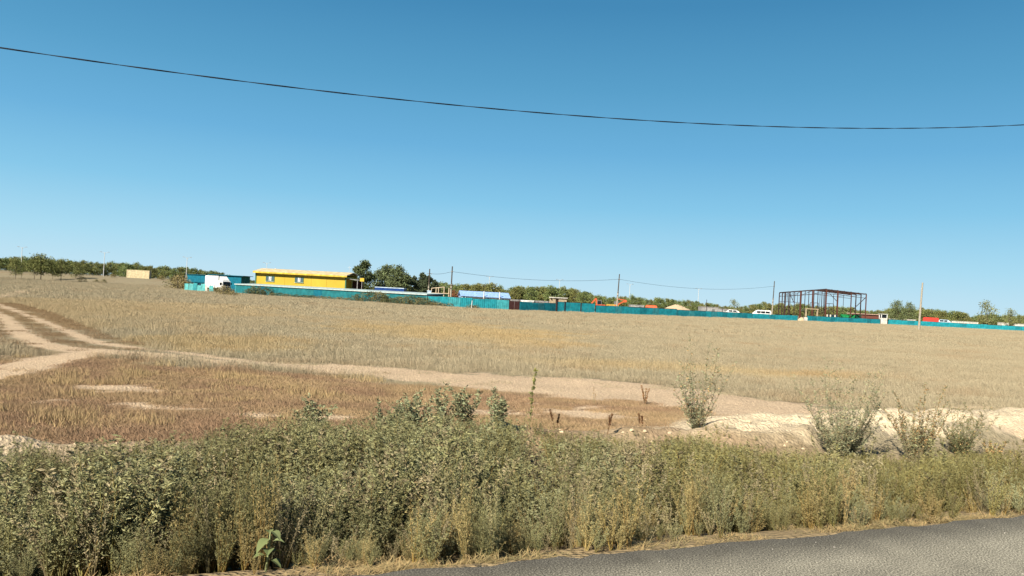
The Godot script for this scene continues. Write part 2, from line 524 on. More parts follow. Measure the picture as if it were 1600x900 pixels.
# bushy annual weed: o = {h, stems, spread, twigs, leaves, ln, wd, leaf, dry, stem, spike}
func weed(seed_: int, o: Dictionary, leaves: MB, stems: MB) -> void:
	var r := rnd(seed_)
	var ns: int = o.stems
	for i in ns:
		var az := TAU * (i + r.randf()) / ns
		var lean: float = o.spread * r.randf_range(0.25, 1.0)
		var hh: float = o.h * (r.randf_range(0.42, 1.14) if o.has("thin") else r.randf_range(0.62, 1.0))
		var out := Vector3(cos(az), 0, sin(az))
		var p: Vector3 = out * r.randf() * 0.04 * o.h
		var d := (Vector3.UP + out * lean).normalized()
		var pts := [p]
		var segs := 5
		for k in segs:
			d = (d + Vector3(r.randf_range(-0.12, 0.12), 0.06, r.randf_range(-0.12, 0.12))).normalized()
			p += d * hh / segs
			pts.append(p)
		stems.col = tint(o.stem, r, 0.2)
		stems.tube(pts, 0.0045 + 0.003 * o.h, 0.0012, 3)
		var nt: int = o.twigs
		for k in nt:
			var f := lerpf(float(o.get("bare", 0.12)), 1.0, (k + r.randf()) / nt)
			var fi := f * segs
			var i0 := mini(int(fi), segs - 1)
			var q: Vector3 = pts[i0].lerp(pts[i0 + 1], fi - i0)
			var ta := r.randf() * TAU
			var tdir := (Vector3(cos(ta), 0, sin(ta)) + Vector3.UP * r.randf_range(0.5, 1.3)).normalized()
			var tl: float = o.h * float(o.get("twig", 0.2)) * (1.15 - f * 0.75) * r.randf_range(0.5, 1.2)
			stems.tube([q, q + tdir * tl], 0.0018, 0.0008, 3)
			var nl: int = o.leaves
			if o.has("thin"): nl = maxi(3, int(nl * (1.3 - f * 0.75)))
			for m in nl:
				var g := (m + r.randf()) / nl
				var b := q + tdir * tl * g
				var la := r.randf() * TAU
				var ldir := (Vector3(cos(la), 0, sin(la)) + tdir * r.randf_range(0.1, 1.0) + Vector3.UP * r.randf_range(-0.5, 0.5)).normalized()
				var side := ldir.cross(Vector3(r.randf_range(-1, 1), r.randf_range(-0.4, 1), r.randf_range(-1, 1))).normalized()
				leaves.col = tint(o.dry if r.randf() < o.get("dryness", 0.15) else o.leaf, r, 0.4)
				var k2 := r.randf_range(0.6, 1.25)
				leaves.leaf(b, ldir, side, o.ln * k2, o.wd * k2)
		var sp: int = o.get("spike", 0)
		for k in sp:
			var f := 1.0 - r.randf() * float(o.get("spike_len", 0.3))
			var fi := f * segs
			var i0 := mini(int(fi), segs - 1)
			var q: Vector3 = pts[i0].lerp(pts[i0 + 1], clampf(fi - i0, 0, 1))
			var la := r.randf() * TAU
			var ldir := (Vector3(cos(la), 0.6, sin(la))).normalized()
			leaves.col = tint(o.dry, r, 0.3)
			leaves.leaf(q, ldir, ldir.cross(Vector3(r.randf_range(-1, 1), 0.2, r.randf_range(-1, 1))).normalized(), o.ln * 0.8, o.wd * 1.1)

func weed_mesh(seed_: int, o: Dictionary) -> ArrayMesh:
	var a := MB.new()
	weed(seed_, o, a, a)
	return a.mesh()

func scatter(parent: Node, called: String, me: Mesh, mt: Material, xf: Array, cols: Array) -> void:
	if xf.is_empty(): return
	var mm := MultiMesh.new()
	mm.transform_format = MultiMesh.TRANSFORM_3D
	mm.use_colors = true
	mm.mesh = me
	mm.instance_count = xf.size()
	for i in xf.size():
		mm.set_instance_transform(i, xf[i])
		mm.set_instance_color(i, cols[i])
	var o := MultiMeshInstance3D.new()
	o.multimesh = mm
	o.material_override = mt
	o.name = called
	parent.add_child(o, true)
	o.set_meta("kind", "stuff")

func mass(called: String, label: String, category: String) -> Node3D:
	var o := thing(called, label, category, Vector3.ZERO)
	o.set_meta("kind", "stuff")
	return o

func pick_tops(u: float, tops: Array) -> float:
	for i in tops.size() - 1:
		if u <= tops[i + 1][0]:
			return lerpf(tops[i][1], tops[i + 1][1], clampf((u - tops[i][0]) / (tops[i + 1][0] - tops[i][0]), 0.0, 1.0))
	return tops[-1][1]

func placed(p: Vector3, yaw: float, sc: Vector3, tiltx := 0.0, tiltz := 0.0) -> Transform3D:
	return Transform3D(Basis.from_euler(Vector3(tiltx, yaw, tiltz)) * Basis.from_scale(sc), p)

const SILVER := Color(0.195, 0.196, 0.108)
const OLIVE := Color(0.178, 0.17, 0.078)
const YELLOW_GREEN := Color(0.19, 0.172, 0.066)
const DRY := Color(0.215, 0.18, 0.105)

func make_ditch_weeds() -> void:
	var kinds := []
	for k in 3:   # grey-green goosefoot
		kinds.append(weed_mesh(100 + k, {h = 1.0, stems = 8, spread = 0.5, twigs = 15, leaves = 13, ln = 0.03, wd = 0.0115, leaf = Color(0.95, 1, 0.95), dry = Color(1.9, 1.7, 1.5), stem = Color(1.1, 0.95, 0.8), twig = 0.22, dryness = 0.14}))
	for k in 3:   # fine-leaved kochia
		kinds.append(weed_mesh(120 + k, {h = 1.0, stems = 10, spread = 0.55, twigs = 14, leaves = 9, ln = 0.04, wd = 0.012, leaf = Color(1, 1, 1), dry = Color(1.8, 1.55, 1.25), stem = Color(1.1, 0.85, 0.6), twig = 0.17, dryness = 0.2}))
	for k in 2:   # seeding, half dead stalks
		kinds.append(weed_mesh(140 + k, {h = 1.0, stems = 6, spread = 0.4, twigs = 9, leaves = 4, ln = 0.05, wd = 0.015, leaf = Color(1.1, 1, 0.9), dry = Color(1.5, 1.35, 1.2), stem = Color(1.6, 1.35, 1.0), twig = 0.16, dryness = 0.6, spike = 30, spike_len = 0.35}))
	var xf := []
	var cl := []
	for k in kinds.size():
		xf.append([]); cl.append([])
	var r := rnd(77)
	# outline of the weed bank against the field, as seen from the road
	var tops := [[-400, 686], [0, 694], [60, 695], [130, 687], [200, 681], [350, 668], [420, 650], [490, 640], [540, 655], [640, 645], [700, 642], [765, 652], [850, 655], [910, 672], [1000, 682], [1080, 676], [1160, 690], [1240, 702], [1400, 708], [1600, 700], [2000, 695]]
	var made := 0
	for tries in 7800:
		var s := r.randf_range(4.75, 12.6) if tries % 9 else r.randf_range(4.7, 6.0)
		var t := r.randf_range(-0.2066 * s - 3.0, 1.467 * s + 3.5)
		var edge := n_mid.get_noise_2d(t * 1.6, 21.0) * 1.5
		if s < 4.72 + edge * 0.22: continue
		var gap := n_mid.get_noise_2d(t * 1.5 + 70.0, s * 1.5)
		if r.randf() > 0.95 - 0.25 * smoothstep(10.5, 12.6, s) - smoothstep(0.06, 0.26, gap) * 0.93: continue
		var p := frame_pt(t, s, 0)
		p.y = ground_y(p.x, p.z)
		var patch := n_mid.get_noise_2d(p.x * 2.3, p.z * 2.3)
		var patch2 := n_mid.get_noise_2d(p.x * 1.5 + 80.0, p.z * 1.5) * 1.3
		var h := (0.30 + 0.52 * pow(r.randf(), 1.5)) * (1.0 + patch * 1.5)
		if s < 6.0: h *= lerpf(0.45, 1.0, clampf((s - 4.8 - edge * 0.3), 0.0, 1.0))
		if s > 9.0: h *= 1.25 + 0.5 * (smoothstep(0.0, 2.0, t) - smoothstep(4.5, 7.0, t))
		var dist := -p.z
		var u := 800.0 + p.x / dist * FOC
		var hmax := EYE - (pick_tops(u, tops) - horizon(u)) / FOC * dist - p.y
		h = minf(h, hmax * r.randf_range(0.7, 1.04))
		if s > 9.0 and r.randf() < (0.5 if t > 1.5 else 0.8): h = clampf(hmax * r.randf_range(0.74, 1.03), 0.12, 1.15)
		var stray := r.randf() < 0.05
		if stray: h = minf(h * r.randf_range(1.15, 1.5), 0.95)
		if h < 0.12: continue
		# right-hand side is yellower, the middle silvery, the left darker olive
		var right := smoothstep(2.0, 9.0, t + patch * 2.5)
		var k := 0
		var col := SILVER
		var pr := r.randf()
		if patch2 + r.randf_range(-0.2, 0.2) + 0.22 > right * 0.75:
			k = r.randi() % 3 if r.randf() < 0.6 else 3 + r.randi() % 3
			col = SILVER.lerp(OLIVE, r.randf() * 0.9)
		else:
			k = 3 + r.randi() % 3; col = YELLOW_GREEN.lerp(OLIVE, clampf(r.randf() + 0.5 - right * 0.9, 0.0, 1.0))
		if t < 2.5 and pr < 0.5: col = col.lerp(OLIVE, 0.7)
		if stray and r.randf() < 0.6: k = 6 + r.randi() % 2; col = DRY.lerp(OLIVE, r.randf())
		elif pr > 0.82 - 0.2 * patch2: k = 6 + r.randi() % 2; col = DRY * r.randf_range(0.7, 1.1)
		if s < 5.4 and r.randf() < 0.3: col = col.lerp(Color(0.3, 0.22, 0.09), 0.6)
		var jit := r.randf_range(0.75, 1.16) * (1.0 + patch2 * 0.3)
		col = Color(col.r * jit, col.g * jit, col.b * jit)
		var wsc := h * r.randf_range(0.85, 1.25)
		if s < 5.6: wsc = minf(wsc, 0.35)
		xf[k].append(placed(p, r.randf() * TAU, Vector3(wsc, h, wsc), r.randf_range(-0.16, 0.16), r.randf_range(-0.16, 0.16)))
		cl[k].append(col)
		made += 1
	var root := mass("roadside_weeds", "dense tangle of olive and grey-green weeds filling the roadside ditch", "weeds")
	for k in kinds.size():
		scatter(root, ["goosefoot", "goosefoot", "goosefoot", "kochia", "kochia", "kochia", "dry_stalks", "dry_stalks"][k], kinds[k], M.leaf, xf[k], cl[k])
	print("weeds ", made)
	# dead grass and litter between the weeds and the asphalt
	var lm := MB.new()
	var rr := rnd(9)
	for i in 46:
		var az := rr.randf() * TAU
		var b := Vector3(rr.randf_range(-0.11, 0.11), 0.0, rr.randf_range(-0.11, 0.11))
		var d := Vector3(cos(az), rr.randf_range(0.15, 1.0), sin(az)).normalized()
		lm.col = tint(Color(1, 1, 1), rr, 0.3)
		lm.leaf(b, d, d.cross(Vector3.UP).normalized(), rr.randf_range(0.05, 0.12), 0.007)
	var lx := []
	var lc := []
	for i in 1300:
		var t := r.randf_range(-4.0, 14.0)
		var s := ROAD_EDGE + 0.02 + absf(r.randfn(0.0, 0.3))
		var p := frame_pt(t, s, 0)
		p.y = ground_y(p.x, p.z) - 0.005
		if n_mid.get_noise_2d(t * 1.3, 60.0) < r.randf_range(-0.35, 0.15): continue
		var w := r.randf_range(0.5, 1.1)
		lx.append(placed(p, r.randf() * TAU, Vector3(w, w * r.randf_range(0.25, 0.7), w)))
		lc.append(Color(0.28, 0.195, 0.09).lerp(Color(0.15, 0.13, 0.06), r.randf()))
	var verge := mass("verge_grass", "short straw-coloured dead grass along the edge of the asphalt", "grass")
	scatter(verge, "dead_grass", lm.mesh(), M.straw, lx, lc)

func tuft_mesh(seed_: int, blades: int, rad: float, hgt: float, wd: float, lean: float, heads: bool) -> ArrayMesh:
	var r := rnd(seed_)
	var mb := MB.new()
	for i in blades:
		var a := r.randf() * TAU
		var q := sqrt(r.randf()) * rad
		var b := Vector3(cos(a) * q, 0, sin(a) * q)
		var az := r.randf() * TAU
		var d := (Vector3.UP + Vector3(cos(az), 0, sin(az)) * lean * r.randf_range(0.2, 1.3)).normalized()
		var h := hgt * r.randf_range(0.5, 1.1)
		var side := d.cross(Vector3(cos(az + 1.0), 0.1, sin(az + 1.0))).normalized()
		mb.col = tint(Color(1, 1, 1), r, 0.22)
		mb.tri(b - side * wd * 0.5, b + side * wd * 0.5, b + d * h)
		if heads and r.randf() < 0.5:
			mb.col = mb.col * 1.15
			mb.leaf(b + d * h * 0.72, d, side, h * 0.3, wd * 1.7)
	return mb.mesh()

func make_field() -> void:
	var near_m := [tuft_mesh(1, 120, 0.46, 0.31, 0.008, 0.45, true), tuft_mesh(2, 105, 0.5, 0.36, 0.008, 0.4, true), tuft_mesh(3, 130, 0.46, 0.24, 0.009, 0.6, true)]
	var far_m := [tuft_mesh(4, 170, 1.3, 0.34, 0.025, 0.5, true), tuft_mesh(5, 160, 1.4, 0.3, 0.028, 0.6, false)]
	var low_m := [tuft_mesh(6, 130, 0.4, 0.085, 0.011, 1.5, false), tuft_mesh(7, 110, 0.36, 0.11, 0.010, 1.3, false)]
	var xs := {"n0": [], "n1": [], "n2": [], "f0": [], "f1": [], "l0": [], "l1": []}
	var cs := {"n0": [], "n1": [], "n2": [], "f0": [], "f1": [], "l0": [], "l1": []}
	var r := rnd(404)
	# tall dry grass from the track to some 75 m out
	for i in 30000:
		var z := -sqrt(r.randf_range(13.0 * 13.0, 75.0 * 75.0))
		var x := r.randf_range(0.74 * z - 4.0, -0.74 * z + 4.0)
		var s := across(x, z)
		if s < 13.5: continue
		var w := sandy(x, z)
		if w > (0.35 if x > -9.0 else 0.03) and r.randf() < 0.97: continue
		if bank_sand(x, z, s, along(x, z)) > 0.4: continue
		var col := cover(x, z)
		var p := Vector3(x, ground_y(x, z) - 0.01, z)
		var redz := z > red_limit(x) - 0.5 + n_mid.get_noise_2d(x * 0.4, 9.0) * 1.5
		var strip := x < -14.0 and between_ruts(x, z)
		var k := 0.75 + r.randf() * 0.5
		var jit := r.randf_range(0.93, 1.12)
		col = Color(col.r * jit, col.g * jit, col.b * jit)
		if redz or strip or w > 0.05:
			if strip: col = col.lerp(Color(0.17, 0.105, 0.055), 0.75)
			var key := "l%d" % (r.randi() % 2)
			var tall := 1.0
			if redz and not strip and n_mid.get_noise_2d(x * 0.7 + 30.0, z * 1.2) > 0.05 and x < -4.0 and r.randf() < 0.34:
				tall = 2.4; col = col.lerp(Color(0.33, 0.245, 0.12), 0.7)
			xs[key].append(placed(p, r.randf() * TAU, Vector3(k, k * r.randf_range(0.7, 1.3) * tall, k)))
			cs[key].append(col)
		else:
			var hh := (0.85 + n_mid.get_noise_2d(x * 0.5, z * 0.5) * 0.4) * (1.0 if z < -30.0 else 0.85)
			var key := "n%d" % (r.randi() % 3)
			xs[key].append(placed(p, r.randf() * TAU, Vector3(k, k * hh * r.randf_range(0.75, 1.2), k)))
			cs[key].append(col)
	# extra close red-brown cover between bank and track
	for i in 5200:
		var z := -r.randf_range(13.0, 27.0)
		var x := r.randf_range(0.72 * z - 2.0, 7.0)
		var s := across(x, z)
		if s < 13.2 or z < red_limit(x) - 0.3: continue
		if sandy(x, z) > 0.3 or bank_sand(x, z, s, along(x, z)) > 0.5: continue
		var col := cover(x, z)
		var jit := r.randf_range(0.8, 1.25)
		var k := r.randf_range(0.6, 1.1)
		var key := "l%d" % (r.randi() % 2)
		xs[key].append(placed(Vector3(x, ground_y(x, z) - 0.01, z), r.randf() * TAU, Vector3(k, k * r.randf_range(0.6, 1.4), k)))
		cs[key].append(Color(col.r * jit, col.g * jit, col.b * jit))
	# further grass in larger clumps out to the fence and past it
	for i in 21000:
		var z := -sqrt(r.randf_range(70.0 * 70.0, 262.0 * 262.0))
		var x := r.randf_range(0.74 * z - 6.0, -0.74 * z + 6.0)
		if z > -135.0 and sandy(x, z) > 0.3: continue
		if behind_fence(x, z): continue
		var col := cover(x, z)
		var jit := r.randf_range(0.93, 1.1)
		var k := r.randf_range(0.8, 1.3)
		var hh := 0.75 + n_big.get_noise_2d(x * 2.0, z * 2.0) * 0.35
		var key := "f%d" % (r.randi() % 2)
		xs[key].append(placed(Vector3(x, ground_y(x, z) - 0.01, z), r.randf() * TAU, Vector3(k, k * hh, k)))
		cs[key].append(Color(col.r * jit, col.g * jit, col.b * jit))
	var root := mass("dry_grass", "sea of dry straw-coloured grass across the open field", "grass")
	var low := mass("low_ground_cover", "low reddish-brown ground cover between the sandy bank and the dirt track", "ground cover")
	for k in 3: scatter(root, "tall_tufts", near_m[k], M.straw, xs["n%d" % k], cs["n%d" % k])
	for k in 2: scatter(root, "far_tufts", far_m[k], M.straw, xs["f%d" % k], cs["f%d" % k])
	for k in 2: scatter(low, "low_tufts", low_m[k], M.straw, xs["l%d" % k], cs["l%d" % k])

func between_ruts(x: float, z: float) -> bool:
	var p := Vector2(x, z)
	var d := [99.0, 99.0]
	for q in 2:
		var pts: PackedVector2Array = tracks[1 + q][0]
		for i in pts.size() - 1:
			var c := Geometry2D.get_closest_point_to_segment(p, pts[i], pts[i + 1])
			d[q] = minf(d[q], p.distance_to(c))
	return (d[0] < 3.6 and d[1] < 3.6) or (d[1] < 5.0 and z > -44.0 and x < -22.0 and z > -0.0 - 90.0 and d[0] > d[1])

var fence_line := PackedVector2Array()
func behind_fence(x: float, z: float) -> bool:
	if z > -140.0: return false
	for i in fence_line.size() - 1:
		var a := fence_line[i]
		var b := fence_line[i + 1]
		if x >= a.x and x < b.x:
			return z < lerpf(a.y, b.y, (x - a.x) / (b.x - a.x)) - 0.6
	return x > fence_line[0].x and x < fence_line[-1].x

# a shrub or tall weed standing by itself: its stems and its leaves are parts
func lone_weed(called: String, label: String, category: String, at: Vector3, seed_: int, o: Dictionary, group := "") -> Node3D:
	var lv := MB.new()
	var st := MB.new()
	weed(seed_, o, lv, st)
	var n := thing(called, label, category, at, 0.0, group)
	part(n, "stems", st, M.stem)
	part(n, "foliage", lv, M.leaf)
	return n

func foot(u: float, v: float, guess := 0.0) -> Vector3:
	var p := on_ground(u, v, guess)
	for i in 4:
		p = on_ground(u, v, ground_y(p.x, p.z))
	p.y = ground_y(p.x, p.z) - 0.02
	return p

func make_lone_plants() -> void:
	var sil := Color(0.19, 0.2, 0.115)
	var wood := Color(0.2, 0.17, 0.1)
	var dry := Color(0.3, 0.2, 0.09)
	lone_weed("tall_weed", "tall open grey-green bush standing in front of the bare sandy track", "bush", foot(1088, 672, 0.3), 301, {thin = 1, h = 1.75, stems = 16, spread = 0.55, twigs = 26, leaves = 9, ln = 0.045, wd = 0.019, leaf = sil, dry = dry, stem = wood, twig = 0.12, bare = 0.05})
	lone_weed("tall_weed", "wide spreading grey-green bush on the pale spoil bank casting a dark shadow", "bush", foot(1316, 687, 0.4), 302, {thin = 1, h = 1.7, stems = 36, spread = 0.9, twigs = 26, leaves = 14, ln = 0.044, wd = 0.014, leaf = sil, dry = Color(0.3, 0.24, 0.12), stem = wood, twig = 0.17, bare = 0.05})
	lone_weed("tall_weed", "bush with rusty brown upright tips on the pale spoil bank", "bush", foot(1434, 686, 0.4), 303, {thin = 1, h = 1.5, stems = 24, spread = 0.55, twigs = 24, leaves = 13, ln = 0.042, wd = 0.015, leaf = Color(0.19, 0.19, 0.1), dry = Color(0.26, 0.17, 0.075), stem = wood, twig = 0.14, bare = 0.05, spike = 60, spike_len = 0.5})
	lone_weed("tall_weed", "feathery small dark green bush beside the bush with rusty tips", "bush", foot(1502, 686, 0.4), 304, {thin = 1, h = 1.05, stems = 26, spread = 0.75, twigs = 22, leaves = 14, ln = 0.036, wd = 0.012, leaf = Color(0.12, 0.13, 0.06), dry = dry, stem = wood, twig = 0.2, bare = 0.02})
	lone_weed("seeding_weed", "thin seeding weeds with knobbly tips at the right end of the spoil bank", "weed", foot(1552, 694, 0.4), 305, {h = 0.6, stems = 9, spread = 0.6, twigs = 12, leaves = 7, ln = 0.04, wd = 0.02, leaf = Color(0.22, 0.2, 0.09), dry = dry, stem = wood, twig = 0.12, spike = 40, spike_len = 0.5})
	lone_weed("seeding_weed", "yellow-green upright weed clump at the far right of the bank", "weed", foot(1592, 690, 0.4), 306, {h = 0.65, stems = 5, spread = 0.2, twigs = 10, leaves = 6, ln = 0.04, wd = 0.02, leaf = Color(0.25, 0.23, 0.08), dry = dry, stem = wood, twig = 0.12, spike = 50, spike_len = 0.6})
	lone_weed("seeding_weed", "little rust-brown dock stalks alone on the bare sandy track", "weed", foot(1008, 632, 0.0), 307, {h = 0.62, stems = 4, spread = 0.5, twigs = 4, leaves = 3, ln = 0.05, wd = 0.018, leaf = Color(0.24, 0.16, 0.07), dry = Color(0.22, 0.12, 0.05), stem = Color(0.2, 0.12, 0.06), twig = 0.08, spike = 60, spike_len = 0.75})
	lone_weed("seeding_weed", "pale thin stalk on the sandy track near the little rust-brown dock", "weed", foot(928, 632, 0.0), 308, {h = 0.5, stems = 2, spread = 0.2, twigs = 6, leaves = 3, ln = 0.03, wd = 0.012, leaf = Color(0.3, 0.22, 0.1), dry = dry, stem = wood, twig = 0.15, spike = 20, spike_len = 0.4})
	lone_weed("seeding_weed", "leaning bright green flower spike rising above the ditch weeds", "weed", foot(824, 712, 0.0), 309, {h = 1.22, stems = 1, spread = 0.14, twigs = 18, leaves = 8, ln = 0.05, wd = 0.02, leaf = Color(0.17, 0.19, 0.06), dry = Color(0.22, 0.22, 0.07), stem = Color(0.16, 0.17, 0.07), twig = 0.05, spike = 110, spike_len = 0.6})
	var g := "silvery weeds crowning the ditch growth"
	var hts := [[488, 700, 0.95], [520, 705, 0.8], [605, 700, 0.85], [690, 700, 0.95], [722, 705, 0.85], [640, 708, 0.8], [775, 700, 0.8], [660, 715, 0.9]]
	for i in hts.size():
		var q: Array = hts[i]
		lone_weed("silvery_weed", "leafy silver-green goosefoot standing taller than the ditch weeds around it", "weed", foot(q[0], q[1], 0.1), 320 + i, {h = q[2], stems = 9, spread = 0.55, twigs = 18, leaves = 9, ln = 0.055, wd = 0.024, leaf = Color(0.165, 0.18, 0.1), dry = Color(0.24, 0.2, 0.1), stem = wood, twig = 0.2}, g)
	var bank_g := "rust-brown stalks in the ditch weeds"
	for q in [[868, 690], [946, 700], [1000, 694], [720, 690]]:
		lone_weed("dock_stalk", "dark rust-brown dock stalk poking out of the ditch weeds", "weed", foot(q[0], q[1], 0.1), int(q[0]), {h = 0.45, stems = 2, spread = 0.6, twigs = 5, leaves = 2, ln = 0.04, wd = 0.016, leaf = Color(0.17, 0.1, 0.05), dry = Color(0.13, 0.07, 0.035), stem = Color(0.16, 0.1, 0.05), twig = 0.06, spike = 90, spike_len = 0.5}, bank_g)
	broad_leaf_plant("broad-leaved young plant with pale upturned leaves at the asphalt edge", 415, 893, 0.27, 11)
	broad_leaf_plant("dark broad leaves half hidden in the weeds at the roadside", -6, 800, 0.4, 12)
	# pale dead stalks
	var sg := "bleached stalks in the dark weeds"
	for q in [[315, 800], [235, 770], [142, 830], [288, 790]]:
		var p := foot(q[0], q[1] + 30.0, 0.6)
		var st := MB.new()
		var rr := rnd(int(q[0]))
		var pts := [Vector3.ZERO]
		for k in 5: pts.append(pts[-1] + Vector3(rr.randf_range(-0.04, 0.05), 0.13, rr.randf_range(-0.03, 0.03)))
		st.col = Color(0.42, 0.34, 0.2)
		st.tube(pts, 0.007, 0.004, 5)
		for k in 3:
			var b: Vector3 = pts[2 + k]
			st.tube([b, b + Vector3(rr.randf_range(-0.08, 0.08), 0.07, rr.randf_range(-0.05, 0.08))], 0.004, 0.002, 4)
		var lf := MB.new()
		for k in 7:
			var b: Vector3 = pts[1 + k % 5]
			var a := rr.randf() * TAU
			lf.col = Color(0.4, 0.31, 0.17)
			lf.leaf(b, Vector3(cos(a), -0.3, sin(a)).normalized(), Vector3(-sin(a), 0.2, cos(a)).normalized(), 0.07, 0.022)
		var n := thing("dead_stalk", "bleached bare stalk standing in the dark green weeds", "stalk", p, 0.0, sg)
		part(n, "stem", st, M.stem)
		part(n, "withered_leaves", lf, M.leaf)

func broad_leaf_plant(label: String, u: float, v: float, h: float, seed_: int) -> void:
	var r := rnd(seed_)
	var p := foot(u, v, 1.0)
	var n := thing("broad_leaved_plant", label, "plant", p)
	var st := MB.new()
	st.col = Color(0.2, 0.22, 0.1)
	st.tube([Vector3.ZERO, Vector3(0.01, h * 0.5, 0.0), Vector3(0.02, h, 0.01)], 0.008, 0.005, 6)
	part(n, "stem", st, M.stem)
	for k in 9:
		var a := k * 2.4 + r.randf() * 0.5
		var y := h * lerpf(0.35, 1.0, k / 8.0)
		var out := Vector3(cos(a), 0, sin(a))
		var side := Vector3(-sin(a), 0, cos(a))
		var ln := r.randf_range(0.06, 0.105)
		var rise := r.randf_range(-0.2, 0.7)
		var lf := MB.new()
		lf.col = Color(0.105, 0.125, 0.052) * r.randf_range(0.8, 1.3)
		var rows := []
		for i in 7:
			var f := i / 6.0
			var c := Vector3(0.015, y, 0) + out * (0.02 + ln * f) + Vector3.UP * (ln * (rise * f - 0.55 * f * f))
			var w := ln * 0.36 * sin(PI * pow(f, 0.75) * 0.97 + 0.03)
			rows.append([c - side * w + Vector3.UP * w * 0.35, c, c + side * w + Vector3.UP * w * 0.35])
		for i in 6:
			for j in 2:
				lf.quad(rows[i][j], rows[i + 1][j], rows[i + 1][j + 1], rows[i][j + 1])
		part(n, "leaf", lf, M.leaf)

# ---------------------------------------------------------------- soil clods and stones
func lump(seed_: int, mb: MB) -> void:
	var r := rnd(seed_)
	var sp := SphereMesh.new()
	sp.radius = 0.5; sp.height = 1.0; sp.radial_segments = 9; sp.rings = 5
	var a := sp.get_mesh_arrays()
	var vs: PackedVector3Array = a[Mesh.ARRAY_VERTEX]
	var ix: PackedInt32Array = a[Mesh.ARRAY_INDEX]
	var f := FastNoiseLite.new()
	f.seed = seed_; f.frequency = 1.4
	var out := []
	for p in vs: out.append(p * (1.0 + f.get_noise_3dv(p) * 0.7))
	for i in range(0, ix.size(), 3):
		mb.tri(out[ix[i]], out[ix[i + 2]], out[ix[i + 1]])

func make_stones() -> void:
	var r := rnd(55)
	var clods := mass("soil_clods", "crumbly pale clods of earth strewn along the spoil bank", "soil")
	for k in 3:
		var mb := MB.new()
		lump(10 + k, mb)
		var xf := []
		var cl := []
		for i in 170:
			var t := r.randf_range(4.0, 21.0) if i % 4 else r.randf_range(-6.0, 0.5)
			var s := 12.5 + r.randfn(0.0, 0.75) + (2.2 if r.randf() < 0.2 and t > 9.0 else 0.0)
			var p := frame_pt(t, s, 0)
			p.y = ground_y(p.x, p.z)
			var w := 0.012 + 0.08 * pow(r.randf(), 4.0)
			xf.append(placed(p + Vector3.UP * w * 0.1, r.randf() * TAU, Vector3(w * 1.2, w * 0.75, w)))
			var j := r.randf_range(0.85, 1.1)
			cl.append(Color(0.46 * j, 0.36 * j, 0.235 * j))
		scatter(clods, "clods", mb.mesh(), M.soil, xf, cl)
	var grit := mass("road_grit", "loose grit and pale pebbles on the asphalt", "gravel")
	var gm := MB.new()
	lump(20, gm)
	var gx := []
	var gc := []
	for i in 420:
		var t := r.randf_range(-3.0, 12.0)
		var s := r.randf_range(2.0, 4.4)
		var w := 0.003 + 0.009 * pow(r.randf(), 4.0)
		gx.append(placed(frame_pt(t, s, ROAD_Y + 0.012 + w * 0.2), r.randf() * TAU, Vector3(w * 1.3, w * 0.7, w)))
		var j := r.randf_range(0.15, 0.45)
		gc.append(Color(j, j * 0.92, j * 0.8))
	scatter(grit, "pebbles", gm.mesh(), M.soil, gx, gc)

# ---------------------------------------------------------------- trees
func crown_and_trunk(seed_: int, o: Dictionary) -> Array:
	var r := rnd(seed_)
	var tr := MB.new()
	var cr := MB.new()
	var h: float = o.h
	var w: float = o.w
	var base: float = o.base
	tr.tube([Vector3(0, -0.3, 0), Vector3(r.randf_range(-0.1, 0.1), base, 0), Vector3(r.randf_range(-0.3, 0.3), h * 0.6, r.randf_range(-0.3, 0.3)), Vector3(0, h * 0.85, 0)], 0.03 * h * 0.55, 0.02, 7)
	var lobes := []
	var nl: int = o.lobes
	for i in nl:
		var a := TAU * (i + r.randf() * 0.8) / nl * 2.0
		var f := (i + 0.5) / nl
		var y := lerpf(base + h * 0.08, h * 0.9, f)
		var ring: float = w * 0.5 * (1.0 - pow(absf(f - 0.42) / 0.62, 2.0)) * 0.72
		var c := Vector3(cos(a) * ring, y, sin(a) * ring)
		var rad: float = w * r.randf_range(0.15, 0.27)
		lobes.append([c, rad])
		tr.tube([Vector3(0, minf(y * 0.7, h * 0.7), 0), (Vector3(0, y * 0.85, 0) + c) * 0.5, c], 0.012 * h * 0.5, 0.012, 4)
	lobes.append([Vector3(r.randf_range(-0.2, 0.2), h - w * 0.13, 0), w * 0.15])
	var leafc: Color = o.leaf
	var per: int = o.leaves / lobes.size()
	for L in lobes:
		var lobe_tone := r.randf_range(0.8, 1.2)
		for i in per:
			var d := Vector3(r.randfn(), r.randfn(), r.randfn()).normalized()
			var q: float = L[1] * pow(r.randf(), 0.45) * r.randf_range(0.8, 1.25)
			var p: Vector3 = L[0] + d * q * Vector3(1.1, 0.9, 1.1)
			if p.y < base * 0.8: continue
			cr.col = tint(leafc, r, 0.3) * lobe_tone
			var dir := (d + Vector3(r.randfn(), r.randfn() * 0.6, r.randfn()) * 0.8).normalized()
			var side := dir.cross(Vector3(r.randfn(), r.randfn(), r.randfn())).normalized()
			var k: float = o.size * r.randf_range(0.6, 1.3)
			cr.leaf(p, dir, side, k, k * 0.75)
	return [tr.mesh(), cr.mesh()]

func tree(meshes: Array, called: String, label: String, at: Vector3, turn: float, sc: Vector3, group: String) -> Node3D:
	var o := thing(called, label, "tree", at, turn, group)
	o.scale = sc
	part_mesh(o, "trunk", meshes[0], M.bark)
	part_mesh(o, "crown", meshes[1], M.crown)
	return o

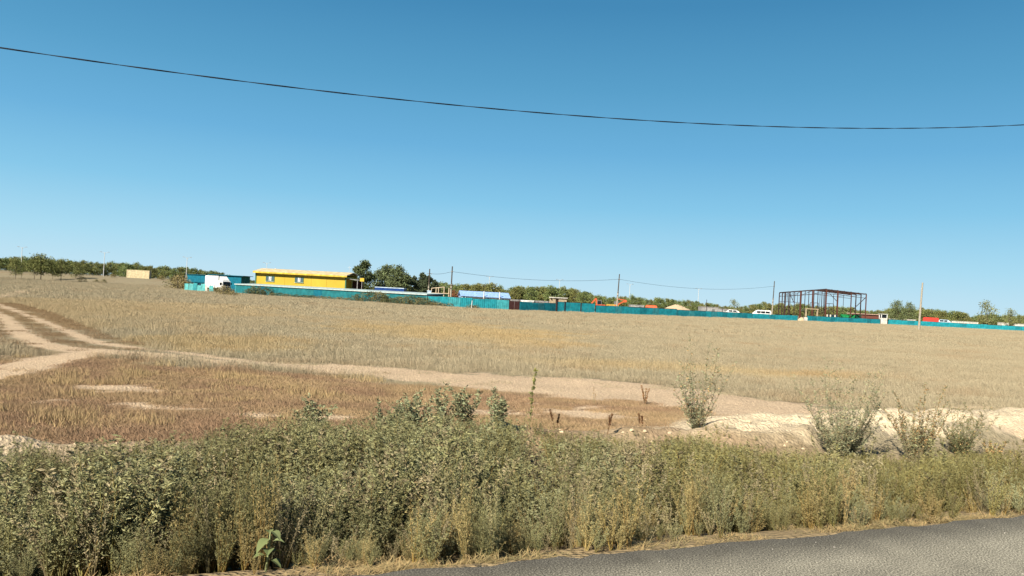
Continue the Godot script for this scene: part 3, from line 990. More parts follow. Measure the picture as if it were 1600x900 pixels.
func make_trees() -> void:
	var r := rnd(808)
	var olive := Color(0.112, 0.14, 0.05)
	var protos := []
	for k in 7:
		protos.append(crown_and_trunk(500 + k, {h = 6.6, w = 5.6, base = 0.45, lobes = 15, leaves = 1900, size = 0.4, leaf = olive.lerp(Color(0.15, 0.145, 0.05), (k % 3) * 0.4)}))
	# shelter belt across the whole background: [column, top edge row]
	var tops := [[-80, 402], [0, 403], [40, 402], [90, 407], [130, 408], [180, 411], [215, 411], [240, 416], [280, 416], [330, 422], [385, 436], [420, 440], [540, 446], [640, 446], [690, 443], [740, 441], [765, 443], [790, 449], [815, 448], [850, 447], [880, 450], [915, 455], [932, 462], [950, 464], [990, 462], [1010, 466], [1040, 466], [1080, 470], [1110, 474], [1140, 480], [1170, 478], [1190, 472], [1240, 474], [1280, 478], [1320, 480], [1370, 484], [1400, 482], [1440, 482], [1480, 486], [1505, 489], [1515, 494], [1545, 492], [1600, 492], [1690, 494]]
	var u := -75.0
	var n := 0
	while u < 1690.0:
		var skip := u > 440.0 and u < 545.0
		if not skip:
			var d := r.randf_range(312.0, 345.0)
			var gy := ground_y(spot(u, d).x, -d)
			var p := spot(u, d, gy)
			var top := height_of(u, pick_tops(u, tops), d) - gy
			top *= r.randf_range(0.82, 1.06)
			if top > 1.2:
				var wsc := clampf(top / 6.6, 0.55, 1.15) * r.randf_range(0.85, 1.2)
				tree(protos[r.randi() % 7], "belt_tree", "olive-green tree in the long shelter belt along the horizon", Vector3(p.x, gy, p.z), r.randf() * TAU, Vector3(wsc, top / 6.6, wsc), "trees of the shelter belt")
				n += 1
		u += r.randf_range(4.5, 7.6)
	print("belt ", n)
	# roadside trees on the left, each with a trunk in view
	var grove := []
	for k in 3:
		grove.append(crown_and_trunk(540 + k, {h = 8.0, w = 7.6, base = 2.1, lobes = 18, leaves = 2200, size = 0.36, leaf = Color(0.115, 0.125, 0.042)}))
	for q in [[24, 437, 405, 0.8], [33, 436, 408, 0.7], [53.5, 437.5, 403, 0.85], [63.5, 438, 397, 1.1], [82, 438, 409, 0.75], [95, 439.5, 405, 1.0], [118, 439.5, 409, 0.9], [-20, 436, 402, 1.0]]:
		var p := on_ground(q[0], q[1])
		var top := height_of(q[0], q[2], -p.z)
		tree(grove[int(q[0] + 100) % 3], "grove_tree", "round-crowned tree with a bare dark trunk at the far end of the dirt track", p, r.randf() * TAU, Vector3(top / 8.0 * q[3], top / 8.0, top / 8.0 * q[3]), "grove by the dirt track")
	# dark shrub in front of the cream container and thin scrub on the bank
	var bush := crown_and_trunk(560, {h = 3.0, w = 3.6, base = 0.7, lobes = 9, leaves = 700, size = 0.26, leaf = Color(0.055, 0.05, 0.025)})
	var p1 := on_ground(202, 441.5)
	tree(bush, "dark_bush", "squat dark bush in front of the cream shipping container", p1, 0.4, Vector3(1.1, 0.95, 1.1), "")
	# the large dark trees behind the yellow building
	var big1 := crown_and_trunk(570, {h = 10.8, w = 6.6, base = 1.6, lobes = 24, leaves = 5200, size = 0.44, leaf = Color(0.066, 0.084, 0.036)})
	var a := spot(566, 222)
	tree(big1, "elm_tree", "tall dark elm behind the porch of the yellow building", a, 0.0, Vector3(1.0, height_of(566, 406, 222) / 10.8, 1.0), "")
	var big2 := crown_and_trunk(571, {h = 9.0, w = 7.4, base = 0.8, lobes = 22, leaves = 5000, size = 0.44, leaf = Color(0.085, 0.105, 0.048)})
	a = spot(601, 232)
	tree(big2, "elm_tree", "broad dark green tree behind the blue container, beside the tall elm", a, 0.0, Vector3(1.05, height_of(601, 415, 232) / 9.0, 1.0), "")
	a = spot(622, 226)
	tree(big2, "elm_tree", "rounded dark green tree above the right end of the blue container", a, 2.0, Vector3(0.95, height_of(622, 417, 226) / 9.0, 1.0), "")
	var slim := crown_and_trunk(572, {h = 7.0, w = 3.6, base = 0.5, lobes = 14, leaves = 2400, size = 0.4, leaf = Color(0.062, 0.08, 0.042)})
	for q in [[646, 432, 230, 1.0], [658, 427, 240, 1.2], [669, 432, 236, 1.2], [634, 430, 226, 1.0], [677, 438, 240, 1.1], [550, 428, 240, 1.2]]:
		a = spot(q[0], q[2])
		tree(slim, "slim_tree", "slim dark tree in the row behind the long teal shed", a, r.randf() * TAU, Vector3(q[3], height_of(q[0], q[1], q[2]) / 7.0, q[3]), "slim trees behind the shed")
	# single trees on the right
	var rt := crown_and_trunk(580, {h = 8.0, w = 8.0, base = 0.6, lobes = 20, leaves = 2400, size = 0.38, leaf = Color(0.095, 0.115, 0.05)})
	a = spot(1402, 285)
	tree(rt, "willow_tree", "wide dark tree behind the fence next to the leaning pole", a, 0.6, Vector3(0.9, height_of(1402, 470, 285) / 8.0, 0.9), "")
	a = spot(1420, 292)
	tree(rt, "willow_tree", "lower tree crowding the wide dark tree by the leaning pole", a, 2.6, Vector3(0.7, height_of(1420, 473, 292) / 8.0, 0.7), "")
	var sparse := crown_and_trunk(581, {h = 8.0, w = 6.6, base = 0.8, lobes = 13, leaves = 1000, size = 0.4, leaf = Color(0.14, 0.15, 0.06)})
	a = spot(1541, 275)
	tree(sparse, "ragged_tree", "ragged tree with a thin pointed top behind the far fence", a, 0.6, Vector3(0.95, height_of(1541, 469, 275) / 8.0, 0.95), "")
	a = spot(1577, 272)
	tree(sparse, "ragged_tree", "smaller ragged tree beside the white box behind the far fence", a, 3.0, Vector3(0.75, height_of(1577, 482, 272) / 8.0, 0.75), "")
	a = spot(1146, 290)
	tree(sparse, "ragged_tree", "pale sparse tree above the white car behind the fence", a, 1.4, Vector3(0.62, height_of(1146, 467, 290) / 8.0, 0.62), "")
	var dry := crown_and_trunk(590, {h = 3.0, w = 4.0, base = 0.2, lobes = 9, leaves = 700, size = 0.3, leaf = Color(0.17, 0.075, 0.035)})
	for q in [[706, 455], [716, 457], [694, 458]]:
		a = spot(q[0], 215)
		tree(dry, "rusty_shrub", "rust-brown shrub behind the teal fence beside the concrete pole", a, r.randf() * TAU, Vector3(1, height_of(q[0], q[1], 215) / 3.0, 1), "rust-brown shrubs behind the fence")
	# shrubs growing against the teal shed and the scrap fence
	var sh := []
	for k in 3:
		sh.append(crown_and_trunk(600 + k, {h = 1.6, w = 2.2, base = 0.0, lobes = 9, leaves = 650, size = 0.15, leaf = Color(0.085, 0.095, 0.042).lerp(Color(0.2, 0.165, 0.075), k * 0.5)}))
	var line := [[340, 460, 450, 1, 1.2], [349, 462, 448, 2, 1.2], [358, 462, 450, 1, 1.0], [364, 464, 456, 2, 1.0], [330, 457, 450, 2, 1.0], [388, 466, 452, 0, 1.3], [396, 467, 449, 0, 1.2], [405, 467, 450, 0, 1.3], [417, 467, 451, 0, 1.2], [426, 468, 460, 1, 1.0], [436, 470, 458, 0, 1.0], [447, 470, 461, 1, 1.1], [463, 471, 461, 0, 1.1], [476, 472, 463, 0, 1.2], [487, 472, 462, 0, 1.1], [500, 473, 465, 2, 1.2], [512, 473, 466, 2, 1.2], [530, 474, 467, 2, 1.3], [545, 475, 467, 1, 1.2], [556, 476, 461, 0, 1.2], [566, 477, 466, 1, 1.1], [577, 478, 458, 0, 1.6], [592, 478, 458, 1, 1.6], [600, 478, 461, 0, 1.2], [612, 479, 467, 0, 1.3], [622, 480, 465, 0, 1.3], [634, 480, 464, 1, 1.3], [645, 480, 464, 0, 1.3], [656, 480, 466, 1, 1.2], [666, 480, 467, 0, 1.2], [676, 480, 472, 2, 1.3], [686, 481, 473, 2, 1.2], [700, 482, 474, 2, 1.2], [742, 484, 477, 2, 0.9], [735, 484, 479, 2, 0.9]]
	for q in line:
		var p := on_ground(q[0], q[1] - 1.5)
		if q[0] > 367.0:
			var k: float = (q[0] - 367.0) / 299.0
			p = spot(q[0], 1.0 / lerpf(1.0 / 186.0, 1.0 / 154.0, minf(k, 1.0)) - 1.9)
		var top := maxf(height_of(q[0], q[2], -p.z), 0.6)
		var t := tree(sh[q[3]], "fence_shrub", ["dark green shrub growing against the long teal shed", "grey-olive shrub growing against the long teal shed", "straw-coloured scrub at the foot of the teal walls"][q[3]], p, r.randf() * TAU, Vector3(q[4] * 1.25, top / 1.6 * 1.12, q[4] * 1.0), ["dark shrubs along the teal shed", "olive shrubs along the teal shed", "straw scrub along the teal walls"][q[3]])
		t.set_meta("category", "shrub")
	# scrub on the far left bank
	for q in [[150, 441], [162, 442], [176, 441], [248, 440], [262, 440], [270, 437], [280, 441], [286, 445], [276, 446], [128, 440], [222, 441], [252, 445]]:
		var p := on_ground(q[0], q[1] + 1.0)
		var k := r.randf_range(0.7, 1.2)
		var t := tree(sh[1 + r.randi() % 2], "bank_scrub", "low straw-olive scrub at the foot of the far roadbank", Vector3(p.x, ground_y(p.x, p.z), p.z), r.randf() * TAU, Vector3(k * 1.3, k, k * 1.3), "scrub under the far roadbank")
		t.set_meta("category", "shrub")
	for q in [[277, 425], [285, 428], [268, 428], [291, 436], [298, 440]]:
		var p := spot(q[0], 205.0)
		var t := tree(sh[2 if int(q[0]) % 2 else 1], "yard_bush", "olive bush beside the teal kiosk at the end of the yard", p, r.randf() * TAU, Vector3(1.8, maxf(height_of(q[0], q[1], 205.0), 1.0) / 1.6 * 0.8, 1.8), "olive bushes by the teal kiosk")
		t.set_meta("category", "bush")

# ---------------------------------------------------------------- fences
func sheet_mesh() -> ArrayMesh:
	# one profiled steel sheet, 1 m by 1 m, front towards +z
	var mb := MB.new()
	var ribs := 6
	var prof := []
	for i in ribs:
		var b := float(i) / ribs
		var w := 1.0 / ribs
		prof.append_array([Vector2(b, 0.0), Vector2(b + w * 0.4, 0.0), Vector2(b + w * 0.5, 0.03), Vector2(b + w * 0.9, 0.03)])
	prof.append(Vector2(1.0, 0.0))
	for i in prof.size() - 1:
		var a: Vector2 = prof[i]
		var c: Vector2 = prof[i + 1]
		mb.quad(Vector3(a.x, 0, a.y), Vector3(c.x, 0, c.y), Vector3(c.x, 1, c.y), Vector3(a.x, 1, a.y))
	return mb.mesh()

var sheet: ArrayMesh
var post_mesh: ArrayMesh
var rail_mesh: ArrayMesh

func yaw_along(d: Vector3) -> float:
	return atan2(-d.z, d.x)

# tones: a string with one letter a panel, repeated: t faded teal, d deep teal, p pale teal, l teal brightened against grazing sun
func fence(called: String, label: String, pts: Array, h: float, step: float, tones: String, seed_: int, with_rail := true) -> Node3D:
	var r := rnd(seed_)
	var o := thing(called, label, "fence", pts[0], 0.0)
	var k := 0
	for i in pts.size() - 1:
		var a: Vector3 = pts[i] - pts[0]
		var b: Vector3 = pts[i + 1] - pts[0]
		var d := b - a
		var n := maxi(1, int(round(d.length() / step)))
		var w := d.length() / n
		var yaw := yaw_along(d)
		for j in n:
			var p := a + d * (float(j) / n)
			var ch := tones[k % tones.length()]
			var pn := part_mesh(o, "panel", sheet, {"t": M.teal, "d": M.teal_deep, "p": M.teal_pale, "q": M.turquoise, "l": M.teal_brightened}[ch])
			var hh := h * r.randf_range(0.96, 1.03)
			pn.transform = Transform3D(Basis(Vector3.UP, yaw) * Basis.from_euler(Vector3(r.randf_range(-0.02, 0.02), 0, r.randf_range(-0.008, 0.008))) * Basis.from_scale(Vector3(w * 0.99, hh - 0.05, 1)), p + Vector3(0, 0.05, 0))
			var po := part_mesh(o, "post", post_mesh, M.rail)
			po.transform = Transform3D(Basis(Vector3.UP, yaw) * Basis.from_scale(Vector3(1, h + 0.07, 1)), p + Basis(Vector3.UP, yaw) * Vector3(0, 0, -0.07))
			if with_rail:
				var ra := part_mesh(o, "rail", rail_mesh, M.rail)
				ra.transform = Transform3D(Basis(Vector3.UP, yaw) * Basis.from_scale(Vector3(w, 1, 1)), p + Basis(Vector3.UP, yaw) * Vector3(0, h + 0.01, -0.07))
			k += 1
	var last: Vector3 = pts[-1] - pts[0]
	var po2 := part_mesh(o, "post", post_mesh, M.rail)
	po2.transform = Transform3D(Basis.from_scale(Vector3(1, h + 0.07, 1)), last)
	return o

func make_fences() -> void:
	post_mesh = MB.new().box(Vector3(0, 0.46, 0), Vector3(0.09, 1.08, 0.09)).mesh()
	rail_mesh = MB.new().box(Vector3(0.5, 0, 0), Vector3(1, 0.12, 0.07)).mesh()
	fence("teal_fence", "sagging teal sheet fence between the long shed and the maroon gate", [spot(668, 153), spot(700, 152), spot(795, 152.5)], 2.0, 2.3, "ttptttptt", 1)
	# maroon gate
	var a := spot(795.5, 152.5)
	var b := spot(811, 153.5)
	var g := thing("yard_gate", "maroon sheet-metal yard gate in the teal fence", "gate", a, yaw_along(b - a))
	var w := (b - a).length()
	for k in 2:
		var leaf := part_mesh(g, "gate_leaf", sheet, M.maroon)
		leaf.transform = Transform3D(Basis.from_scale(Vector3(w * 0.49, 1.75, 1)), Vector3(k * w * 0.505, 0.08, 0))
		part(g, "gate_frame", MB.new().box(Vector3(w * (0.25 + 0.5 * k), 1.86, -0.03), Vector3(w * 0.49, 0.07, 0.05)), M.rail)
	for x in [0.0, w]:
		part(g, "post", MB.new().box(Vector3(x, 1.05, -0.06), Vector3(0.14, 2.1, 0.14)), M.rail)
	fence("teal_fence", "short run of dented teal fence between the maroon gate and the tall teal gates", [spot(811.5, 153.5), spot(868, 163)], 1.78, 2.2, "lllplt", 2)
	# taller gate leaves with dark posts
	var gu := [[869.5, 163], [882, 164.5], [907, 167.5], [929.5, 170]]
	for i in 3:
		a = spot(gu[i][0], gu[i][1]); b = spot(gu[i + 1][0], gu[i + 1][1])
		w = (b - a).length()
		g = thing("tall_gate", ["narrow teal wicket gate with thick dark posts in front of the beige hut", "wide teal gate leaf beside the narrow wicket gate", "wide teal gate leaf meeting the long run of fence"][i], "gate", a, yaw_along(b - a))
		var n := maxi(1, int(round(w / 1.8)))
		for k in n:
			var leaf := part_mesh(g, "panel", sheet, M.teal_brightened)  # gate sheets share the teal brightened against grazing sun
			leaf.transform = Transform3D(Basis.from_scale(Vector3((w - 0.3) / n * 0.99, 2.05, 1)), Vector3(0.2 + (w - 0.3) / n * k, 0.06, 0))
		part(g, "post", MB.new().box(Vector3(0.0, 1.12, 0.0), Vector3(0.28 if i < 2 else 0.2, 2.26, 0.16)), M.rail)
		part(g, "rail", MB.new().box(Vector3(w * 0.5 + 0.06, 2.15, -0.05), Vector3(w - 0.2, 0.09, 0.06)), M.rail)
	fence("teal_fence", "long teal fence with patched dark and faded sheets running past the sand heap", [spot(930.5, 170.3), spot(1000, 180), spot(1057, 189)], 1.76, 2.3, "lllpllltlpl", 3)
	fence("teal_fence", "chequered run of dark and pale teal sheets in front of the white minibus", [spot(1057, 189), spot(1120, 199), spot(1175, 209)], 1.58, 2.35, "ttpttlpltlpttl", 4)
	fence("teal_fence", "plain faded teal fence ending at the gap in front of the steel frame", [spot(1175, 209), spot(1246, 219)], 1.55, 2.4, "llltll", 5, false)
	fence("teal_fence", "teal fence from the gap past the green container to the white booth", [spot(1261, 224), spot(1318, 236), spot(1375, 248)], 1.6, 2.5, "ltllltll", 6)
	fence("teal_fence", "farthest teal fence beyond the white booth and behind the leaning pole", [spot(1387, 250), spot(1500, 257), spot(1690, 264)], 1.65, 2.6, "llltllll", 7)
	# pale turquoise scrap fence by the kiosk, sheets hanging at odd angles
	a = spot(288, 190); b = spot(334, 186)
	var o := thing("scrap_fence", "crooked pale turquoise scrap fence in front of the teal kiosk", "fence", a, yaw_along(b - a))
	w = (b - a).length()
	var r := rnd(66)
	for k in 7:
		var pw := w / 7.0
		var pn := part_mesh(o, "panel", sheet, [M.turquoise, M.turquoise, M.teal_pale, M.turquoise, M.turquoise, M.off_white, M.turquoise][k])
		pn.transform = Transform3D(Basis.from_euler(Vector3(0, 0, r.randf_range(-0.13, 0.13))) * Basis.from_scale(Vector3(pw * (0.96 if k != 5 else 0.5), r.randf_range(1.5, 2.1), 1)), Vector3(pw * k, -0.05, r.randf_range(-0.06, 0.06)))
	for k in 8:
		part(o, "post", MB.new().box(Vector3(w / 7.0 * k, 0.9, -0.12), Vector3(0.08, 1.9, 0.08)), M.rail)
	# white leaning stake in front of the fence
	var pst := on_ground(736.5, 482)
	var s := thing("stake", "white leaning stake in front of the sagging teal fence", "stake", pst)
	part(s, "shaft", MB.new().cyl(Vector3(0, -0.2, 0), Vector3(0.08, 1.55, 0), 0.07, 0.06, 7), M.white)
	part(s, "cap", MB.new().cyl(Vector3(0.08, 1.55, 0), Vector3(0.083, 1.6, 0), 0.08, 0.08, 7), M.grey)

# ---------------------------------------------------------------- buildings
func window_part(parent: Node, ctr: Vector3, w: float, h: float) -> void:
	var f := part(parent, "window", MB.new().box(ctr + Vector3(0, h / 2, 0), Vector3(w, 0.16, 0.1)).box(ctr - Vector3(0, h / 2, 0), Vector3(w, 0.16, 0.1)).box(ctr + Vector3(w / 2 - 0.08, 0, 0), Vector3(0.16, h - 0.16, 0.1)).box(ctr - Vector3(w / 2 - 0.08, 0, 0), Vector3(0.16, h - 0.16, 0.1)), M.green_trim)
	for s in [-1, 1]:
		part(f, "pane", MB.new().box(ctr + Vector3(s * w * 0.29, 0, -0.015), Vector3(w * 0.3, h - 0.16, 0.03)), M.glass)
		part(f, "sash", MB.new().box(ctr + Vector3(s * w * 0.09, 0, 0.0), Vector3(w * 0.09, h - 0.17, 0.07)), M.white)
	part(f, "pane", MB.new().box(ctr + Vector3(0, 0, -0.02), Vector3(w * 0.1, h - 0.16, 0.03)), M.glass)
	part(f, "sill", MB.new().box(ctr + Vector3(0, -h / 2 - 0.11, 0.06), Vector3(w + 0.1, 0.05, 0.2)), M.white)

func make_buildings() -> void:
	# ---- long low teal shed
	var a := spot(367.5, 186)
	var b := spot(666, 154)
	var w := (b - a).length()
	var o := thing("long_shed", "long low teal shed with a pale flat roof below the yellow building", "shed", a, yaw_along(b - a))
	var n := 22
	for k in n:
		var pn := part_mesh(o, "wall_panel", sheet, M.teal_deep if k % 7 == 3 else M.teal_shed)
		pn.transform = Transform3D(Basis.from_scale(Vector3(w / n * 0.995, 2.12, 1)), Vector3(w / n * k, 0.0, 0))
	part(o, "end_wall", MB.new().box(Vector3(-0.05, 1.05, -2.5), Vector3(0.1, 2.1, 5.0)), M.turquoise)  # paler than the front wall: the sunlit look of the end is painted in
	part(o, "end_wall", MB.new().box(Vector3(w + 0.05, 1.05, -2.5), Vector3(0.1, 2.1, 5.0)), M.turquoise)  # same painted-in sunlit tone as the other end
	part(o, "back_wall", MB.new().box(Vector3(w * 0.5, 1.15, -5.05), Vector3(w, 2.3, 0.1)), M.teal)
	var roof := MB.new()
	roof.prism([Vector2(0.28, 2.14), Vector2(0.28, 2.36), Vector2(-5.4, 2.62), Vector2(-5.4, 2.40)], Vector3.ZERO, w * 0.5 + 0.25)
	var rf := part(o, "roof", roof, M.pale_roof)
	rf.transform = Transform3D(Basis(Vector3.UP, -PI / 2), Vector3(w * 0.5, 0, 0))
	for k in 9:
		part(rf, "roof_seam", MB.new().box(Vector3(-2.5, 2.5, -w * 0.45 + w * 0.1125 * k), Vector3(5.5, 0.03, 0.06), Basis(Vector3.BACK, -0.045)), M.pale_roof)
	# ---- yellow building
	a = spot(398.5, 203); b = spot(538.5, 201)
	w = (b - a).length()
	o = thing("yellow_building", "bright yellow metal-clad building with two green-framed windows", "building", a, yaw_along(b - a))
	var eave := height_of(468, 429.0, 201)
	var seams := [0.0, 0.325, 0.62, 0.79, 1.0]
	for k in 4:
		var x0: float = w * seams[k] + 0.02
		var x1: float = w * seams[k + 1] - 0.02
		part(o, "wall_panel", MB.new().box(Vector3((x0 + x1) / 2, eave / 2, -0.06), Vector3(x1 - x0, eave, 0.12)), M.yellow)
	for x in [-0.02, w + 0.02]:
		part(o, "side_wall", MB.new().box(Vector3(x - (0.1 if x > 1 else -0.1), eave / 2, -5.2), Vector3(0.12, eave, 10.1)), M.yellow)
		part(o, "corner_trim", MB.new().box(Vector3(x, eave / 2, -0.03), Vector3(0.3, eave, 0.3)), M.green_trim)
	part(o, "back_wall", MB.new().box(Vector3(w / 2, eave / 2 + 0.3, -10.3), Vector3(w, eave + 0.6, 0.12)), M.yellow)
	var yr := MB.new().prism([Vector2(0.95, 0.0), Vector2(0.95, 0.14), Vector2(-4.9, 1.02), Vector2(-10.9, 0.5), Vector2(-10.9, 0.36), Vector2(-4.9, 0.86)], Vector3.ZERO, w * 0.5 + 0.55)
	var yrf := part(o, "roof", yr, M.tan_roof)
	yrf.transform = Transform3D(Basis(Vector3.UP, -PI / 2), Vector3(w * 0.5, eave + 0.28, 0))
	part(o, "fascia", MB.new().box(Vector3(w / 2, eave + 0.16, 0.9), Vector3(w + 1.1, 0.52, 0.08)), M.yellow_trim)
	part(o, "soffit", MB.new().box(Vector3(w / 2, eave + 0.02, 0.4), Vector3(w, 0.05, 0.9)), M.yellow_trim)
	for u in [[421.0, 435.3], [466.5, 437.3]]:
		var f: float = (u[0] - 398.5) / 140.0
		window_part(o, Vector3(w * f, height_of(u[0], u[1], 202), 0.06), 2.35, 1.25)
	var aer := part(o, "aerial", MB.new().cyl(Vector3(w * 0.985, eave + 0.5, -4.0), Vector3(w * 0.985, eave + 3.0, -4.0), 0.04, 0.03, 5), M.lamp_steel)
	part(aer, "crossbar", MB.new().box(Vector3(w * 0.985, eave + 2.6, -4.0), Vector3(0.9, 0.05, 0.05)), M.lamp_steel)
	part(o, "vent", MB.new().cyl(Vector3(w * 0.13, eave + 0.5, -5.0), Vector3(w * 0.13, eave + 1.5, -5.0), 0.14, 0.14, 7), M.lamp_steel)
	# lean-to porch on the right end
	var px := w + 0.2
	part(o, "porch_roof", MB.new().box(Vector3(px + 1.5, eave - 0.55, -3.0), Vector3(3.2, 0.1, 6.0), Basis(Vector3.BACK, -0.12)), M.grey)
	part(o, "porch_post", MB.new().box(Vector3(px + 2.9, (eave - 0.8) / 2, -0.3), Vector3(0.16, eave - 0.8, 0.16)), M.grey)
	part(o, "porch_wall", MB.new().box(Vector3(px + 1.5, (eave - 0.9) / 2, -5.7), Vector3(3.0, eave - 0.9, 0.1)), M.maroon)
	part(o, "gable_board", MB.new().box(Vector3(px + 3.9, eave - 0.5, -1.0), Vector3(1.1, 0.9, 0.1)), M.yellow)
	part(o, "gable_post", MB.new().box(Vector3(px + 3.9, (eave - 0.95) / 2, -1.0), Vector3(0.12, eave - 0.95, 0.12)), M.grey)
	# ---- teal kiosk (two halves, dark lower half on stilts) and teal cabin behind
	a = spot(291, 208); b = spot(320.5, 206)
	w = (b - a).length()
	var top := height_of(305, 429.3, 207)
	o = thing("teal_kiosk", "deep teal box kiosk with an open dark lower part behind the scrap fence", "kiosk", a, yaw_along(b - a))
	var yl := top - 2.1
	for k in 2:
		part(o, "upper_panel", MB.new().box(Vector3(w * (0.37 if k == 0 else 0.87) , yl + 1.1, -0.04), Vector3(w * (0.73 if k == 0 else 0.25), 1.95, 0.08)), M.teal_box)
	part(o, "frame", MB.new().box(Vector3(w / 2, yl + 1.05, -2.2), Vector3(w, 2.1, 4.2)), M.teal_box)
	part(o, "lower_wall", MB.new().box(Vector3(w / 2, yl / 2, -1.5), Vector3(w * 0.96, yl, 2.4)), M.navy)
	for k in 6:
		part(o, "slat", MB.new().box(Vector3(w * (0.06 + 0.176 * k), yl / 2, -0.12), Vector3(0.14, yl - 0.02, 0.1)), M.teal_box)
	part(o, "roof", MB.new().box(Vector3(w / 2, top + 0.05, -2.1), Vector3(w + 0.3, 0.1, 4.7)), M.teal_deep)
	a = spot(326, 214); b = spot(376, 210)
	w = (b - a).length()
	top = height_of(355, 430.6, 212)
	o = thing("teal_cabin", "flat-roofed teal cabin behind the white box truck", "cabin", a, yaw_along(b - a))
	for k in 4:
		var pn := part_mesh(o, "wall_panel", sheet, M.teal_box)
		pn.transform = Transform3D(Basis.from_scale(Vector3(w / 4 * 0.995, top, 1)), Vector3(w / 4 * k, 0, 0.01))
	part(o, "body", MB.new().box(Vector3(w / 2, top / 2, -1.75), Vector3(w - 0.02, top - 0.02, 3.5)), M.teal_box)
	part(o, "roof", MB.new().box(Vector3(w / 2 + 0.3, top + 0.07, -1.6), Vector3(w + 1.2, 0.14, 4.2)), M.teal_deep)
	# ---- cream shipping container on the far roadbank
	container("cream_container", "cream shipping container on the far roadbank", spot(217, 300, 2.25), to_camera(spot(217, 300)) - 0.32, 8.2, 3.1, 2.6, M.cream, M.beige)
	# ---- blue container body with a white stripe
	a = spot(584.5, 205); b = spot(630, 204)
	w = (b - a).length()
	var bh := height_of(607, 449.5, 204)
	o = thing("blue_trailer", "dark blue trailer box with a white top edge behind the long shed", "trailer", a, yaw_along(b - a))
	part(o, "box", MB.new().box(Vector3(w / 2, bh / 2 + 0.5, -1.25), Vector3(w, bh - 1.1, 2.5)), M.blue)
	part(o, "top_rail", MB.new().box(Vector3(w / 2, bh, -1.25), Vector3(w + 0.06, 0.2, 2.56)), M.sky_pale)
	part(o, "emblem", MB.new().prism([Vector2(-1.1, -0.18), Vector2(0.9, -0.18), Vector2(0.6, 0.1), Vector2(-0.2, 0.26), Vector2(-0.9, 0.1)], Vector3(w * 0.34, bh - 1.15, 0.02), 0.01), M.sky_pale)
	for x in [0.15, 0.3, 0.8]:
		wheel(o, Vector3(w * x, 0.5, -0.2), 0.5, 0.3)
	# ---- pale blue house with two flues
	a = spot(719, 178); b = spot(796, 180)
	w = (b - a).length()
	var hw := height_of(757, 464.0, 179)
	var hr := height_of(757, 456.5, 182)
	o = thing("blue_house", "pale blue bungalow with a light blue metal roof behind the teal fence", "house", a, yaw_along(b - a))
	part(o, "wall", MB.new().box(Vector3(w / 2, hw / 2, -3.0), Vector3(w - 0.3, hw, 5.8)), M.sky_blue)
	var gr := part(o, "roof", MB.new().prism([Vector2(0.5, -0.05), Vector2(0.5, 0.05), Vector2(-3.0, hr - hw + 0.1), Vector2(-6.5, 0.05), Vector2(-6.5, -0.05), Vector2(-3.0, hr - hw - 0.05)], Vector3.ZERO, w * 0.5 + 0.1), M.sky_roof)
	gr.transform = Transform3D(Basis(Vector3.UP, -PI / 2), Vector3(w / 2, hw, 0))
	for k in 6:
		part(gr, "roof_seam", MB.new().box(Vector3(-1.25, (hr - hw) * 0.5 + 0.08, -w * 0.42 + w * 0.168 * k), Vector3(3.7, 0.04, 0.06), Basis(Vector3.BACK, -atan2(hr - hw, 3.5))), M.sky_blue)
	for x in [0.46, 0.78]:
		part(o, "flue", MB.new().cyl(Vector3(w * x, 0.5, 0.6), Vector3(w * x, hr + 0.25, 0.6), 0.13, 0.13, 8), M.lamp_steel)
	for q in [[0.33, 0.4], [0.71, 0.27], [0.94, 0.12]]:
		part(o, "white_panel", MB.new().box(Vector3(w * q[0], 1.25, -0.05), Vector3(w * q[1], 1.9, 0.1)), M.white)
	for x in [0.16, 0.62, 0.86]:
		part(o, "window", MB.new().box(Vector3(w * x, hw - 0.75, -0.07), Vector3(0.8, 0.7, 0.08)), M.dark_glass)
	part(o, "porch_post", MB.new().box(Vector3(0.35, hw / 2, 0.2), Vector3(0.2, hw, 0.2)), M.white)
	part(o, "porch_post", MB.new().box(Vector3(1.1, hw / 2, 0.2), Vector3(0.2, hw, 0.2)), M.white)
	# ---- beige gatehouse with a dark doorway
	a = spot(863, 185); b = spot(885, 186)
	w = (b - a).length()
	var th := height_of(874, 465.3, 185)
	o = thing("gate_hut", "beige gate hut with a dark doorway above the wicket gate", "hut", a, yaw_along(b - a))
	part(o, "wall", MB.new().box(Vector3(w * 0.1, th / 2, -0.1), Vector3(w * 0.2, th - 0.2, 0.2)).box(Vector3(w * 0.7, th / 2, -0.1), Vector3(w * 0.56, th - 0.2, 0.2)).box(Vector3(w * 0.5, th / 2, -2.4), Vector3(w * 0.98, th - 0.2, 0.2)), M.beige)
	part(o, "door", MB.new().box(Vector3(w * 0.31, th / 2 - 0.2, -0.16), Vector3(w * 0.21, th - 0.4, 0.08)), M.maroon)
	part(o, "roof", MB.new().box(Vector3(w / 2, th, -1.2), Vector3(w + 0.2, 0.22, 2.9)), M.off_white)
	# ---- low white wall, grey sheds, dark posts
	low_block("white_wall", "low white block wall behind the dented teal fence", "wall", 813.5, 834, 175, 469.2, 0.3, M.white)
	low_block("grey_shed", "long low grey shed between the blue bungalow and the white wall", "shed", 797, 813, 200, 468.3, 4.0, M.grey)
	low_block("grey_shed", "grey low shed behind the row of dark stakes", "shed", 836, 862, 214, 470.3, 4.0, M.grey)
	low_block("grey_shed", "pale grey shed beyond the sand heap", "shed", 1096, 1122, 262, 479.5, 5.0, M.grey)
	low_block("grey_shed", "thin grey shed roofline left of the orange tank", "shed", 985, 1006, 240, 476.4, 4.0, M.grey)
	low_block("white_wall", "low white wall beyond the fence left of the leaning pole", "wall", 1388, 1431, 290, 498.4, 0.3, M.off_white)
	low_block("white_wall", "low white wall beyond the fence right of the red lorry", "wall", 1487, 1528, 300, 502.3, 0.3, M.off_white)
